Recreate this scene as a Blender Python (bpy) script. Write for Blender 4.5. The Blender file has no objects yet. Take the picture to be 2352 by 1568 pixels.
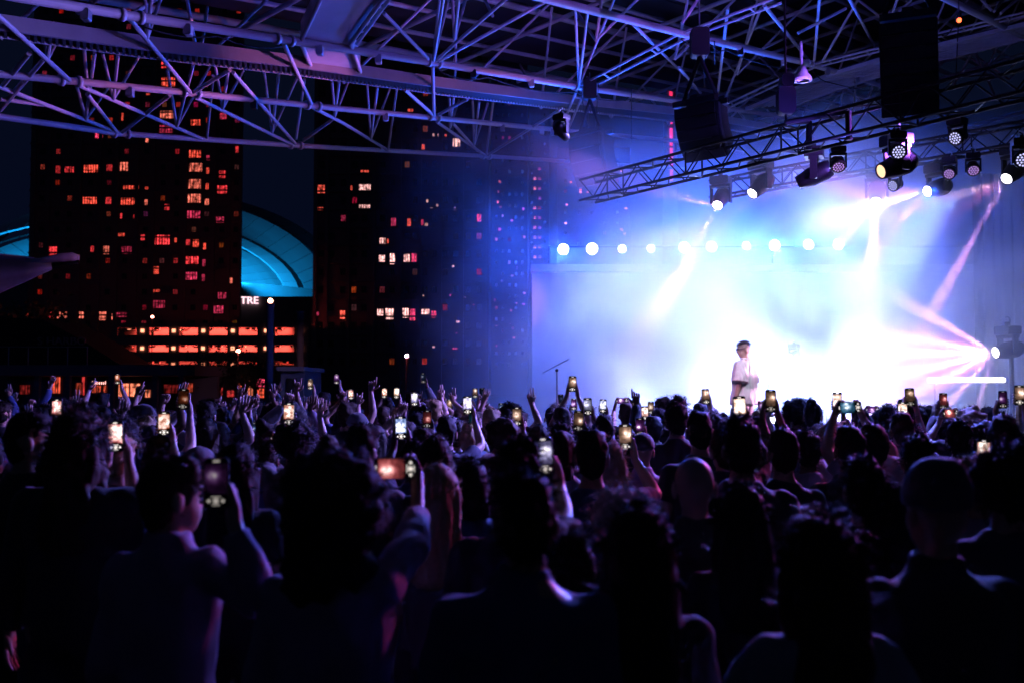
import bpy, bmesh, math, random
from mathutils import Vector, Matrix, Quaternion, noise

# ------------------------------------------------------------------ camera
sc = bpy.context.scene
CAM_Z, PITCH, FPX = 1.95, math.radians(2.654), 2287.0      # pixel coordinates below are in a 2352 x 1568 picture
cam = bpy.data.cameras.new('camera'); cam.sensor_width = 36; cam.lens = 36*FPX/2352
cam.clip_start = 0.05; cam.clip_end = 3000
cam.dof.use_dof = True; cam.dof.focus_distance = 13.0; cam.dof.aperture_fstop = 2.2
camo = bpy.data.objects.new('camera', cam); sc.collection.objects.link(camo)
camo.location = (0, 0, CAM_Z); camo.rotation_euler = (math.pi/2+PITCH, 0, 0)
sc.camera = camo
# ------------------------------------------------------------------ night sky
w = bpy.data.worlds.new('World'); sc.world = w; w.use_nodes = True
wn = w.node_tree.nodes; wl = w.node_tree.links
bg = wn['Background']; sky = wn.new('ShaderNodeTexSky'); sky.sky_type = 'NISHITA'; sky.sun_disc = False
sky.sun_elevation = math.radians(-4.0); sky.sun_rotation = math.radians(150)
mx = wn.new('ShaderNodeMix'); mx.data_type = 'RGBA'; mx.inputs[0].default_value = .8
mx.inputs['B'].default_value = (.012, .026, .10, 1)
wl.new(sky.outputs[0], mx.inputs['A']); wl.new(mx.outputs['Result'], bg.inputs[0]); bg.inputs[1].default_value = 0.135
# ------------------------------------------------------------------ view and sampling
vs = sc.view_settings; vs.view_transform = 'Standard'; vs.look = 'None'; vs.exposure = 0.0; vs.gamma = 1.0
vs.use_curve_mapping = False
sc.render.engine = 'CYCLES'; cy = sc.cycles
cy.use_denoising = True; cy.denoiser = 'OPENIMAGEDENOISE'; cy.use_adaptive_sampling = True; cy.adaptive_threshold = .02
cy.max_bounces = 4; cy.diffuse_bounces = 2; cy.glossy_bounces = 2; cy.transmission_bounces = 3; cy.volume_bounces = 1
cy.transparent_max_bounces = 8; cy.sample_clamp_indirect = 4; cy.sample_clamp_direct = 0
cy.volume_step_rate = 1.6; cy.volume_max_steps = 64; cy.caustics_reflective = False; cy.caustics_refractive = False

# ------------------------------------------------------------------ helpers
R = random.Random(11)
C = sc.collection
cp, sp = math.cos(PITCH), math.sin(PITCH)
def ray(px, py):
    u = (px-1176)/FPX; v = (784-py)/FPX
    return Vector((u, cp - v*sp, sp + v*cp))
def P(px, py, D):                       # point on the pixel's ray at D metres in front of the camera
    r = ray(px, py); return Vector((0, 0, CAM_Z)) + r*(D/r.y)
def PZ(px, py, z):                      # ... at height z
    r = ray(px, py); return Vector((0, 0, CAM_Z)) + r*((z-CAM_Z)/r.z)
def PP(px, py, p0, n):                  # ... on a plane
    r = ray(px, py); o = Vector((0, 0, CAM_Z)); return o + r*((p0-o).dot(n)/r.dot(n))
def XF(px, D): return (px-1176)/FPX*D

def tag(o, label, cat, group=None, kind=None):
    if label: o['label'] = label
    if cat: o['category'] = cat
    if group: o['group'] = group
    if kind: o['kind'] = kind
    return o
def thing(name, label, cat, loc=(0, 0, 0), rotz=0, group=None):
    o = bpy.data.objects.new(name, None); C.objects.link(o); o.empty_display_size = .1
    o.location = loc; o.rotation_euler = (0, 0, rotz)
    return tag(o, label, cat, group)
def link(o, parent=None):
    C.objects.link(o)
    if parent is not None: o.parent = parent
    return o
def inst(name, mesh, parent=None, M=None):          # an object on shared mesh data with its own matrix
    o = bpy.data.objects.new(name, mesh); link(o, parent)
    if M is not None: o.matrix_basis = M
    return o

class MB:                                # collects shapes into one mesh
    def __init__(s): s.v = []; s.f = []; s.m = []; s.sm = []
    def add(s, vs, fs, mi=0, smooth=False):
        b = len(s.v); s.v += [tuple(v) for v in vs]
        for f in fs: s.f.append(tuple(b+i for i in f)); s.m.append(mi); s.sm.append(smooth)
        return s
    def box(s, a, b, mi=0, M=None):
        x0, y0, z0 = a; x1, y1, z1 = b
        vs = [Vector(p) for p in ((x0,y0,z0),(x1,y0,z0),(x1,y1,z0),(x0,y1,z0),(x0,y0,z1),(x1,y0,z1),(x1,y1,z1),(x0,y1,z1))]
        if M is not None: vs = [M @ p for p in vs]
        return s.add(vs, [(3,2,1,0),(4,5,6,7),(0,1,5,4),(1,2,6,5),(2,3,7,6),(3,0,4,7)], mi)
    def rbox(s, a, b, r, mi=0, M=None, n=3):         # box with rounded corners seen along y
        x0, y0, z0 = a; x1, y1, z1 = b; pts = []
        for cx, cz, a0 in ((x1-r, z1-r, 0), (x0+r, z1-r, 90), (x0+r, z0+r, 180), (x1-r, z0+r, 270)):
            for k in range(n+1):
                t = math.radians(a0+90*k/n); pts.append((cx+r*math.cos(t), cz+r*math.sin(t)))
        k = len(pts); vs = [Vector((x, y0, z)) for x, z in pts]+[Vector((x, y1, z)) for x, z in pts]
        if M is not None: vs = [M @ p for p in vs]
        fs = [tuple(range(k)), tuple(range(2*k-1, k-1, -1))]+[(i, i+k, (i+1) % k+k, (i+1) % k) for i in range(k)]
        return s.add(vs, fs, mi)
    def tube(s, pts, rs, n=8, mi=0, cap=True):        # polyline tube
        pts = [Vector(p) for p in pts]
        if not hasattr(rs, '__len__'): rs = [rs]*len(pts)
        vs = []; fs = []; ref = None
        for i, p in enumerate(pts):
            t = (pts[min(i+1, len(pts)-1)]-pts[max(i-1, 0)])
            if t.length < 1e-7: t = Vector((0, 0, 1))
            t.normalize()
            if ref is None: ref = Vector((0, 0, 1)) if abs(t.z) < .9 else Vector((1, 0, 0))
            x = t.cross(ref); x = x.normalized() if x.length > 1e-6 else t.orthogonal().normalized()
            y = x.cross(t); ref = y
            for k in range(n):
                a = 2*math.pi*k/n; vs.append(p+(x*math.cos(a)+y*math.sin(a))*rs[i])
        for i in range(len(pts)-1):
            for k in range(n): fs.append((i*n+k, i*n+(k+1) % n, (i+1)*n+(k+1) % n, (i+1)*n+k))
        s.add(vs, fs, mi, True)
        if cap:
            b = len(s.v)-len(vs); l = len(pts)-1
            s.f.append(tuple(b+k for k in reversed(range(n)))); s.m.append(mi); s.sm.append(False)
            s.f.append(tuple(b+l*n+k for k in range(n))); s.m.append(mi); s.sm.append(False)
        return s
    def ell(s, c, r, mi=0, nu=14, nv=9, M=None):      # ellipsoid
        c = Vector(c); vs = []; fs = []
        for j in range(nv+1):
            th = math.pi*j/nv
            for i in range(nu):
                a = 2*math.pi*i/nu
                v = Vector((r[0]*math.sin(th)*math.cos(a), r[1]*math.sin(th)*math.sin(a), r[2]*math.cos(th)))
                if M is not None: v = M @ v
                vs.append(c+v)
        for j in range(nv):
            for i in range(nu):
                fs.append((j*nu+i, (j+1)*nu+i, (j+1)*nu+(i+1) % nu, j*nu+(i+1) % nu))
        return s.add(vs, fs, mi, True)
    def lathe(s, prof, n=20, mi=0, M=None, smooth=True):  # profile [(r,z)] round z
        vs = []; fs = []
        for r, z in prof:
            for i in range(n):
                a = 2*math.pi*i/n; v = Vector((r*math.cos(a), r*math.sin(a), z)); vs.append(M @ v if M is not None else v)
        for j in range(len(prof)-1):
            for i in range(n): fs.append((j*n+i, j*n+(i+1) % n, (j+1)*n+(i+1) % n, (j+1)*n+i))
        return s.add(vs, fs, mi, smooth)
    def prism(s, poly, ext, mi=0):                    # polygon (3-D points) pushed along a vector
        poly = [Vector(p) for p in poly]; e = Vector(ext); k = len(poly)
        vs = poly+[p+e for p in poly]
        return s.add(vs, [tuple(reversed(range(k))), tuple(range(k, 2*k))]+[(i, (i+1) % k, (i+1) % k+k, i+k) for i in range(k)], mi)
    def mesh(s, name, mats, origin=(0, 0, 0)):
        me = bpy.data.meshes.new(name); o = Vector(origin)
        me.from_pydata([tuple(Vector(v)-o) for v in s.v], [], s.f)
        for m in (mats if isinstance(mats, (list, tuple)) else [mats]): me.materials.append(m)
        me.polygons.foreach_set('material_index', s.m); me.polygons.foreach_set('use_smooth', s.sm); me.update()
        return me
    def build(s, name, mats, parent=None, local=False):   # world-space verts become local to the parent
        org = Vector((0, 0, 0)); q = parent
        while q is not None and not local: org += q.location; q = q.parent
        return link(bpy.data.objects.new(name, s.mesh(name, mats, org)), parent)
    def build_at(s, name, mats, loc):                     # top-level mesh with its origin at loc
        o = bpy.data.objects.new(name, s.mesh(name, mats, loc)); C.objects.link(o); o.location = loc; return o

def frame(d, up=(0, 0, 1)):               # matrix whose z axis is d
    z = Vector(d).normalized(); u = Vector(up)
    x = u.cross(z)
    if x.length < 1e-4: x = Vector((1, 0, 0)).cross(z)
    x.normalize(); y = z.cross(x)
    return Matrix((x, y, z)).transposed()
_cyl = {}
def cyl_mesh(mat, n=10):
    if (mat.name, n) not in _cyl:
        b = MB(); b.tube([(0, 0, 0), (0, 0, 1)], 1, n); _cyl[mat.name, n] = b.mesh('tube', mat)
    return _cyl[mat.name, n]
def bar(name, p0, p1, r, mat, parent, n=10):        # one tube as an object of its own on a shared unit cylinder
    p0 = Vector(p0); p1 = Vector(p1); d = p1-p0
    org = Vector((0, 0, 0)); q = parent
    while q is not None: org += q.location; q = q.parent
    M = Matrix.Translation(p0-org) @ frame(d).to_4x4() @ Matrix.Diagonal((r, r, d.length, 1))
    return inst(name, cyl_mesh(mat, n), parent, M)

# ------------------------------------------------------------------ materials
def mat(name, col, rough=.6, metal=0, spec=.5, var=.15, scale=8, bump=0, bscale=40, sheen=0):
    m = bpy.data.materials.new(name); m.use_nodes = True; n = m.node_tree.nodes; l = m.node_tree.links
    b = n['Principled BSDF']; b.inputs['Roughness'].default_value = rough; b.inputs['Metallic'].default_value = metal
    b.inputs['Specular IOR Level'].default_value = spec
    if sheen: b.inputs['Sheen Weight'].default_value = sheen; b.inputs['Sheen Roughness'].default_value = .4
    tc = n.new('ShaderNodeTexCoord')
    nz = n.new('ShaderNodeTexNoise'); nz.inputs['Scale'].default_value = scale; nz.inputs['Detail'].default_value = 3
    l.new(tc.outputs['Object'], nz.inputs['Vector'])
    mr = n.new('ShaderNodeMapRange'); mr.inputs[3].default_value = 1-var; mr.inputs[4].default_value = 1+var
    l.new(nz.outputs[0], mr.inputs[0])
    mu = n.new('ShaderNodeVectorMath'); mu.operation = 'SCALE'; mu.inputs[0].default_value = col[:3]
    l.new(mr.outputs[0], mu.inputs['Scale']); l.new(mu.outputs[0], b.inputs['Base Color'])
    if bump:
        n2 = n.new('ShaderNodeTexNoise'); n2.inputs['Scale'].default_value = bscale; l.new(tc.outputs['Object'], n2.inputs['Vector'])
        bp = n.new('ShaderNodeBump'); bp.inputs['Strength'].default_value = bump; bp.inputs['Distance'].default_value = .02
        l.new(n2.outputs[0], bp.inputs['Height']); l.new(bp.outputs[0], b.inputs['Normal'])
    return m
def emat(name, col, strength):
    m = bpy.data.materials.new(name); m.use_nodes = True; n = m.node_tree.nodes; l = m.node_tree.links
    n.remove(n['Principled BSDF']); e = n.new('ShaderNodeEmission'); e.inputs[0].default_value = (*col[:3], 1)
    e.inputs[1].default_value = strength; l.new(e.outputs[0], n['Material Output'].inputs[0])
    return m
def spot(name, loc, target, col, watts, angle, blend=.3, radius=.04, parent=None):
    d = bpy.data.lights.new(name, 'SPOT'); d.color = col; d.energy = watts; d.spot_size = math.radians(angle)
    d.spot_blend = blend; d.shadow_soft_size = radius
    o = bpy.data.objects.new(name, d); C.objects.link(o)
    o.location = loc; o.rotation_euler = (Vector(target)-Vector(loc)).to_track_quat('-Z', 'Y').to_euler()
    if parent is not None:
        o.parent = parent; o.location = Vector(loc)-parent.location
    return o
BLACK = mat('black_powder_coat', (.012, .012, .014), .45)
BLACKM = mat('black_matt', (.010, .010, .012), .8)
BEAMM = mat('grey_painted_beam', (.30, .29, .31), .55, var=.25, scale=2.5, bump=.08)
STEEL = mat('white_painted_steel', (.58, .56, .58), .45, var=.3, scale=2.2, bump=.1)
DECKM = mat('dark_roof_deck', (.036, .036, .045), .7)
GALV = mat('galvanised_steel', (.35, .36, .38), .4, .7)
DRAPE = mat('black_drape', (.008, .008, .010), .95)
SCRIM = mat('grey_scrim', (.40, .40, .43), .9)
ASPHALT = mat('dark_asphalt', (.035, .035, .037), .85, bump=.3, bscale=60)
# ================================================================== the stage
def structure(o): o['kind'] = 'structure'; return o
g = MB(); g.add([(-1500, -200, 0), (1500, -200, 0), (1500, 2600, 0), (-1500, 2600, 0)], [(0, 1, 2, 3)])
structure(g.build('ground', ASPHALT))
SZ = .9                                        # stage floor
st = thing('concert_stage', 'raised black concert stage under the steel roof behind the crowd', 'stage', (8.6, 14.2, 0))
b = MB(); b.box((.3, 14.2, SZ-.12), (18, 25.2, SZ)); b.build('deck', BLACKM, st)
b = MB(); b.box((.3, 14.25, 0), (18, 14.4, SZ-.121)); b.build('front_skirt', DRAPE, st)
b = MB(); b.box((.3, 14.402, 0), (.45, 25.2, SZ-.121)); b.build('side_skirt', DRAPE, st)
BW = 24.4
bd = thing('backdrop', 'pale grey scrim hung across the back of the stage under a white header beam', 'backdrop', (8, BW, SZ))
x0 = P(1222, 700, BW).x; zt = P(1300, 627, BW).z; zt2 = P(1300, 611, BW).z
b = MB(); nx = 160
for i in range(nx+1):
    x = x0+(17.9-x0)*i/nx; y = BW+.05*math.sin(i*.9)+.02*math.sin(i*2.3)
    b.v += [(x, y, SZ), (x, y, zt-.002)]
for i in range(nx): b.f.append((2*i, 2*i+2, 2*i+3, 2*i+1)); b.m.append(0); b.sm.append(True)
b.build('scrim_cloth', SCRIM, bd)
b = MB(); b.box((x0-.03, BW-.35, zt), (18, BW+.3, zt2)); b.build('header_beam', STEEL, bd)

for i in range(3):  # black drapes added to darken the right of the stage
    dr = MB(); xa = 9.6+i*1.5
    for k in range(61):
        x = xa+1.55*k/60; y = 20.6+i*1.1+.07*math.sin(k*.8)+.03*math.sin(k*2.1+i)
        dr.v += [(x, y, SZ+.01), (x, y, 6.4)]
    for k in range(60): dr.f.append((2*k, 2*k+2, 2*k+3, 2*k+1)); dr.m.append(0); dr.sm.append(True)
    o = dr.build_at('side_drape', DRAPE, (xa+.75, 20.6+i*1.1, SZ))
    tag(o, ['black side drape nearest the beam fan at the right of the stage', 'middle black side drape at the right of the stage', 'black side drape farthest back at the right of the stage'][i], 'drape', 'black drapes at stage right')
# ---------- smoke
SMX, SMY, SMZ = (-5.5, 17.5), (13.6, 24.3), (.93, 8.6)
sm = MB(); sm.box((SMX[0], SMY[0], SMZ[0]), (SMX[1], SMY[1], SMZ[1]))
m = bpy.data.materials.new('stage_smoke'); m.use_nodes = True; n = m.node_tree.nodes; l = m.node_tree.links
n.remove(n['Principled BSDF'])
def N(t, **k):
    x = n.new(t)
    for a, v in k.items(): setattr(x, a, v)
    return x
def math_(op, a, b=None, c=None, clamp=False):
    x = N('ShaderNodeMath', operation=op, use_clamp=clamp)
    for i, v in enumerate((a, b, c)):
        if v is None: continue
        if isinstance(v, (int, float)): x.inputs[i].default_value = v
        else: l.new(v, x.inputs[i])
    return x.outputs[0]
tc = N('ShaderNodeTexCoord'); sx = N('ShaderNodeSeparateXYZ'); l.new(tc.outputs['Object'], sx.inputs[0])
nz = N('ShaderNodeTexNoise'); nz.inputs['Scale'].default_value = .33; nz.inputs['Detail'].default_value = 3.5; nz.inputs['Roughness'].default_value = .5
nz.inputs['Distortion'].default_value = .5
l.new(tc.outputs['Object'], nz.inputs['Vector'])
def ramp(v, a, b_, c=0., d=1., interp='SMOOTHSTEP'):
    r = N('ShaderNodeMapRange', interpolation_type=interp); l.new(v, r.inputs[0])
    for i, q in enumerate((a, b_, c, d)): r.inputs[i+1].default_value = q
    return r.outputs[0]
wisp = ramp(nz.outputs[0], .41, .61, .12, 2.5)
fx = math_('MULTIPLY', ramp(sx.outputs[0], -2.4, 4.4), ramp(sx.outputs[0], 13.0, 8.0))
fy = ramp(sx.outputs[1], 13.7, 16.5)
fz = math_('MULTIPLY', ramp(sx.outputs[2], 7.6, 5.2), math_('MAXIMUM', ramp(sx.outputs[2], 6.3, 5.3), ramp(sx.outputs[1], 15.5, 18.)))
dn = math_('MULTIPLY', math_('MULTIPLY', wisp, fx), math_('MULTIPLY', fy, fz))
dn = math_('MULTIPLY', dn, .14)
vp = N('ShaderNodeVolumeScatter'); vp.inputs['Color'].default_value = (1, 1, 1, 1); vp.inputs['Anisotropy'].default_value = .35
l.new(dn, vp.inputs['Density']); l.new(vp.outputs[0], n['Material Output'].inputs['Volume'])
so = sm.build('stage_smoke', m); so['kind'] = 'stuff'; so['label'] = 'billowing stage smoke lit blue and white'; 

# ---------- row of blinders on a pipe behind the header
LAMPW = emat('blinder_lens', (.92, .96, 1), 30)
pipe = thing('lighting_pipe', 'horizontal pipe above the backdrop carrying the row of ten round lamps', 'pipe', (6, BW-.75, 5))
YB = BW-.75
zb = P(1600, 568, YB).z
bar('pipe', (P(1262, 570, YB).x, YB+.22, zb+.05), (P(2300, 570, YB).x, YB+.22, zb+.05), .03, BLACK, pipe)
for q in (1262, 1780, 2290): bar('post', (P(q, 570, YB).x, YB+.225, zt2), (P(q, 570, YB).x, YB+.225, zb+.05), .03, BLACK, pipe)
BL = [(1294,573,12),(1360,572,13),(1429,572,9),(1495,571,9),(1572,569,13),(1635,567,12),(1714,565,9),(1779,564,12),(1857,562,11),(1925,561,12)]
ORD = ['first', 'second', 'third', 'fourth', 'fifth', 'sixth', 'seventh', 'eighth', 'ninth', 'last']
for i, (px, py, r) in enumerate(BL):
    p = P(px, py, YB); p.z = P(px, py, YB).z; rr = r/FPX*YB
    t = thing('stage_lamp', f'{ORD[i]} bright white round lamp from the left in the row above the stage', 'lamp', p, group='row of round white lamps above the backdrop')
    b = MB(); Mx = Matrix.Translation(p) @ Matrix.Rotation(math.pi/2, 4, 'X')
    b.lathe([(0, -.17), (rr*.75, -.16), (rr*1.05, -.04), (rr*1.12, .03), (rr*1.02, .03), (rr*1.0, .0)], 20, M=Mx); b.build('housing', BLACK, t)
    b = MB(); b.lathe([(rr*.99, .005), (rr*.6, .02), (0, .028)], 20, M=Mx); b.build('lens', LAMPW, t)
    b = MB(); b.tube([p+Vector((0, .1, 0)), p+Vector((0, .22, .05))], .02, 6); b.build('clamp', BLACK, t)
    spot('blinder_light', p+Vector((0, -.06, 0)), Vector((p.x*.25, 2, 1.4)), (.012, .085, .95), 1150, 130, .7, .07, t)
    spot('blinder_glow', p+Vector((0, -.06, 0)), Vector((p.x+.3, 18.5, 1.6)), (.34, .46, 1), 1100, 50, .9, .07, t)

# ---------- LED bars
LEDW = emat('led_tube', (1, .95, 1), 12)
for k, (xa, xb_, py, D) in enumerate(((1748, 1917, 874, 21.0), (2133, 2307, 872, 20.0))):
    pa, pb = P(xa, py, D), P(xb_, py, D); pb.z = pa.z
    t = thing('light_bar', ['white glowing tube light bar behind the performer', 'white glowing tube light bar below the beam fan at right'][k], 'light bar', (pa+pb)/2-Vector((0, 0, pa.z-SZ)), group='tube light bars on the stage')
    mid = (pa+pb)/2
    for q, w_ in ((0, .49), (.51, 1)):
        bar('tube', pa.lerp(pb, q), pa.lerp(pb, w_), .045, LEDW, t)
    b = MB(); b.box((pa.x, pa.y+.05, pa.z-.06), (pb.x, pb.y+.1, pa.z+.06)); b.build('housing', BLACK, t)
    for q in (.1, .9):
        a_ = pa.lerp(pb, q); bar('stand_leg', (a_.x, a_.y+.075, SZ), (a_.x, a_.y+.075, a_.z-.06), .02, BLACK, t)

# ---------- wash and beam lamps
def wash(loc, tgt, col, watts, ang, blend=.8): return spot('wash_light', loc, tgt, col, watts, ang, blend, .12)
# ================================================================== the steel roof over the stage and crowd
def z1(x, y): return (x*.3343, y*.3343)
def z2(x, y): return (786.4+x*.3343, y*.3343)
def z3(x, y): return (1565.5+x*.3343, y*.3343)
def z4(x, y): return (1998.7+x*.1923, y*.1923)
D1 = ray(2920, 465).normalized()                       # direction of the long chords
Q0 = P(800, 117, 15.0); Q1 = P(800, 342, 21.5)
RN = D1.cross(Q1-Q0).normalized()
if RN.z < 0: RN = -RN
def U(px, py, h=0.): return PP(px, py, Q0+Vector((0, 0, h)), RN)
SIDE = D1.cross(RN).normalized()                       # across the chords, towards the near right
if SIDE.y > 0: SIDE = -SIDE
roof = thing('steel_roof', 'white tubular steel space frame roof spanning above the crowd and stage', 'roof', (0, 18, 0))
def rb(name, a, b, r): return bar(name, a, b, r, STEEL, roof)
def chord(pts, r):
    w_ = [U(*p) for p in pts]
    for a, b in zip(w_, w_[1:]):
        e = (b-a).normalized()*.02
        rb('chord', a-e, b+e, r)
chord([z1(-60, -50), z1(900, 112), z1(1950, 275), z2(620, 432), z2(1620, 600), z3(300, 745), z3(1050, 850)], .062)
chord([z1(-60, 503), z1(1300, 640), z2(0, 750), z2(1560, 902), z2(2352, 975), z3(420, 1050)], .055)
chord([z1(-60, 795), z1(830, 920), z1(2020, 1000), z2(1000, 1075), z2(2352, 1162)], .052)
chord([z2(1250, -45), z3(0, 233), z3(880, 440), z3(1440, 610)], .066)
chord([z3(1750, -40), z3(2360, 258)], .07)
chord([z4(1050, 1545), z4(1900, 1325)], .07)
diag = [(z1(-40, 85), z1(480, 555)), (z1(540, 588), z1(1410, 965)), (z1(-40, 585), z1(820, 915)), (z1(0, 682), z1(300, 722)),
        (z1(890, 130), z1(1310, 640)), (z1(1320, 640), z1(1580, 482)), (z1(1340, 670), z1(2020, 1000)), (z1(1950, 300), z1(2140, 718)),
        (z1(2150, 742), z2(0, 845)), (z2(0, 845), z2(310, 1032)), (z1(2085, 965), z1(2290, 818)), (z2(620, 455), z2(630, 800)),
        (z2(650, 840), z2(985, 1072)), (z2(1000, 1068), z2(1490, 760)), (z2(660, 790), z2(860, 682)), (z2(430, 620), z2(625, 792)),
        (z1(840, 910), z1(1165, 655)), (z1(20, 590), z1(200, 370)), (z1(0, 760), z1(300, 410)), (z1(600, 650), z1(800, 905)),
        (z2(760, 850), z2(930, 1040)), (z1(1600, 500), z1(2030, 990)), (z1(0, 1500/2), z1(160, 560))]
for a, b_ in diag: rb('diagonal_brace', U(*a), U(*b_), .033)
upd = [(z2(625, 432), z2(1140, -20)), (z2(655, 425), z2(1410, 5)), (z2(590, 405), z2(285, 92)), (z1(900, 105), z1(1080, -10)),
       (z3(0, 165), z3(115, -5)), (z3(568, 40), z3(880, 425)), (z3(250, 640), z3(318, 60)), (z3(290, 705), z3(545, 60)),
       (z3(912, 415), z3(948, -10)), (z3(970, 420), z3(1218, -10)), (z3(-20, 465), z3(130, 640)), (z3(1150, -10), z3(1330, 330)),
       (z4(1230, 620), z4(990, 1035)), (z4(1250, 612), z4(1500, 1170)), (z4(1450, 130), z4(1310, -20)), (z4(1480, 140), z4(1600, -20)),
       (z4(1560, 160), z4(1780, -20)), (z2(2000, 170), z2(2352, 520)), (z3(800, 230), z3(1130, 60)), (z3(560, 335), z3(720, 260)),
       (z3(2010, 350), z3(2120, 560)), (z3(1235, 775), z3(1310, 610)), (z3(1180, 790), z3(1200, 560)), (z3(1080, 810), z3(1110, 600))]
for i, (a, b_) in enumerate(upd): rb('web_member', U(*a), U(*b_, .9 if i % 2 else .35), .036 if i in (5, 13) else .03)
bund = [((590, 820), ((520, 570), (650, 365), (740, 610)), z1), ((780, 680), ((705, 370), (810, 380), (950, 400)), z1),
        ((1215, 870), ((1150, 480), (1330, 440), (1440, 460)), z1), ((1530, 745), ((1480, 460), (1570, 480), (1670, 490)), z1),
        ((1870, 910), ((1815, 500), (1915, 515), (2040, 540)), z1), ((1010, 262), ((995, -10), (1040, -10), (1105, -10)), z1),
        ((325, 410), ((310, 310), (340, 310), (375, 315)), z1), ((2300, 800), ((2280, 560), (2330, 565), (2390, 570)), z1),
        ((195, 960), ((170, 590), (240, 600), (325, 610)), z2), ((905, 1000), ((895, 690), (940, 700), (1000, 710)), z2),
        ((740, 880), ((730, 660), (765, 670), (800, 690)), z2), ((625, 425), ((668, -10), (695, -10), (730, -10)), z2),
        ((770, 272), ((755, -10), (800, -10), (848, -10)), z2), ((1625, 592), ((1600, 60), (1685, 80), (1870, -10)), z2)]
for nd, tops, z_ in bund:
    a = U(*z_(*nd))
    for k, t_ in enumerate(tops): rb('web_member', a, U(*z_(*t_), (.5, .2, .8)[k % 3]), .026)
for a, b_ in (((1420, 962), (1465, 520)), ((2035, 955), (2092, 545)), ((600, 600), (575, 300))): rb('web_member', U(*z1(*a)), U(*z1(*b_), .4), .026)
for a, b_ in (((315, 1028), (372, 620)), ((990, 1062), (1036, 700)), ((745, 870), (735, 670))): rb('web_member', U(*z2(*a)), U(*z2(*b_), .4), .026)
# joint collars where members meet the chords
for z_, pts in ((z1, [(900, 112), (1950, 275), (1310, 640), (2150, 728), (480, 558), (830, 920), (2030, 1000)]), (z2, [(625, 432), (1620, 600), (630, 808), (985, 1075), (1500, 895)]), (z3, [(880, 440), (300, 745)])):
    for p in pts:
        c = U(*z_(*p)); rb('joint_collar', c-D1*.16, c-D1*.10, .085); rb('joint_collar', c+D1*.10, c+D1*.16, .085)
# double rail ladders
def ladder(pts, wd, r=.026, h=0):
    w_ = [U(*p, h) for p in pts]
    off = [U(p[0]+wd[0], p[1]+wd[1], h) for p in pts]
    for q in (w_, off):
        for a, b_ in zip(q, q[1:]): rb('rail', a, b_, r)
    for a, b_, c_, d_ in zip(w_, w_[1:], off, off[1:]):
        nn = max(2, int((b_-a).length/1.1))
        for k in range(nn): t_ = (k+.5)/nn; rb('rung', a.lerp(b_, t_), c_.lerp(d_, t_), .018)
ladder([z2(1640, 585), z2(2290, 248), z3(640, -10)], (16, 10))
ladder([z2(1612, 620), z2(1500, 888)], (17, 2))
ladder([(1666, 241), (1860, 150), (2030, 108), (2160, 76), (2360, 27)], (10, 6))
# long beam with ribbed soffit between the first two chords
pa, pb, pc = [z1(-40, 120), z1(1000, 262), z1(2050, 392), z2(620, 545), z2(1560, 665), z2(2290, 745), z3(400, 850), z3(800, 905)], None, None
btop = [(-14, 42), (334, 88), (685, 131), (994, 180), (1308, 221), (1552, 250), (1700, 275), (1835, 300)]
bmid = [(-14, 66), (334, 114), (685, 155), (994, 199), (1308, 238), (1552, 264), (1700, 288), (1835, 310)]
blow = [(-14, 85), (334, 134), (685, 174), (994, 216), (1308, 254), (1552, 281), (1700, 303), (1835, 322)]
for i in range(len(btop)-1):
    a, b_ = U(*bmid[i]), U(*bmid[i+1]); up_ = Vector((0, 0, 1))
    hh = .19
    across = (U(*blow[i])-a); across2 = (U(*blow[i+1])-b_)
    m_ = MB(); th = across.normalized()*.05
    m_.prism([a, b_, b_+up_*hh, a+up_*hh], th); m_.build('beam_web', BEAMM, roof)
    m_ = MB(); e1 = across*.98; e2 = across2*.98
    m_.prism([a+th*1.1+Vector((0, 0, .03)), b_+th*1.1+Vector((0, 0, .03)), b_+e2+Vector((0, 0, .03)), a+e1+Vector((0, 0, .03))], up_*.03); m_.build('beam_soffit', DECKM, roof)
    m_ = MB(); m_.prism([a+e1, b_+e2, b_+e2*1.1, a+e1*1.1], up_*.1); m_.build('beam_lip', STEEL, roof)
    L = (b_-a).length; nr = int(L/.09); m_ = MB()
    for k in range(nr):
        t_ = (k+.5)/nr; s0 = a.lerp(b_, t_)+th*1.1; s1 = (a+e1).lerp(b_+e2, t_); dd = (b_-a).normalized()*.02
        m_.prism([s0-dd, s0+dd, s1+dd, s1-dd], up_*.029)
    o = m_.build('soffit_rib', DECKM, roof); o['kind'] = 'stuff'
# broad sheet-metal duct crossing near the top
dt = [((742, -15), (889, -15)), ((690, 97), (806, 99)), ((716, 158), (828, 168))]
for i in range(2):
    (a, b_), (c_, d_) = dt[i], dt[i+1]; h0, h1 = (.25, .05) if i == 0 else (.05, .12)
    m_ = MB(); m_.prism([U(*a, h0), U(*b_, h0), U(*d_, h1), U(*c_, h1)], (0, 0, .3)); m_.build('duct_panel', STEEL, roof)
    for e_, f_ in ((a, c_), (b_, d_)): rb('duct_edge', U(*e_, h0-.04), U(*f_, h1-.04), .035)
ladder([(889, -15), (806, 99)], (14, 2), .03, .2)
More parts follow.
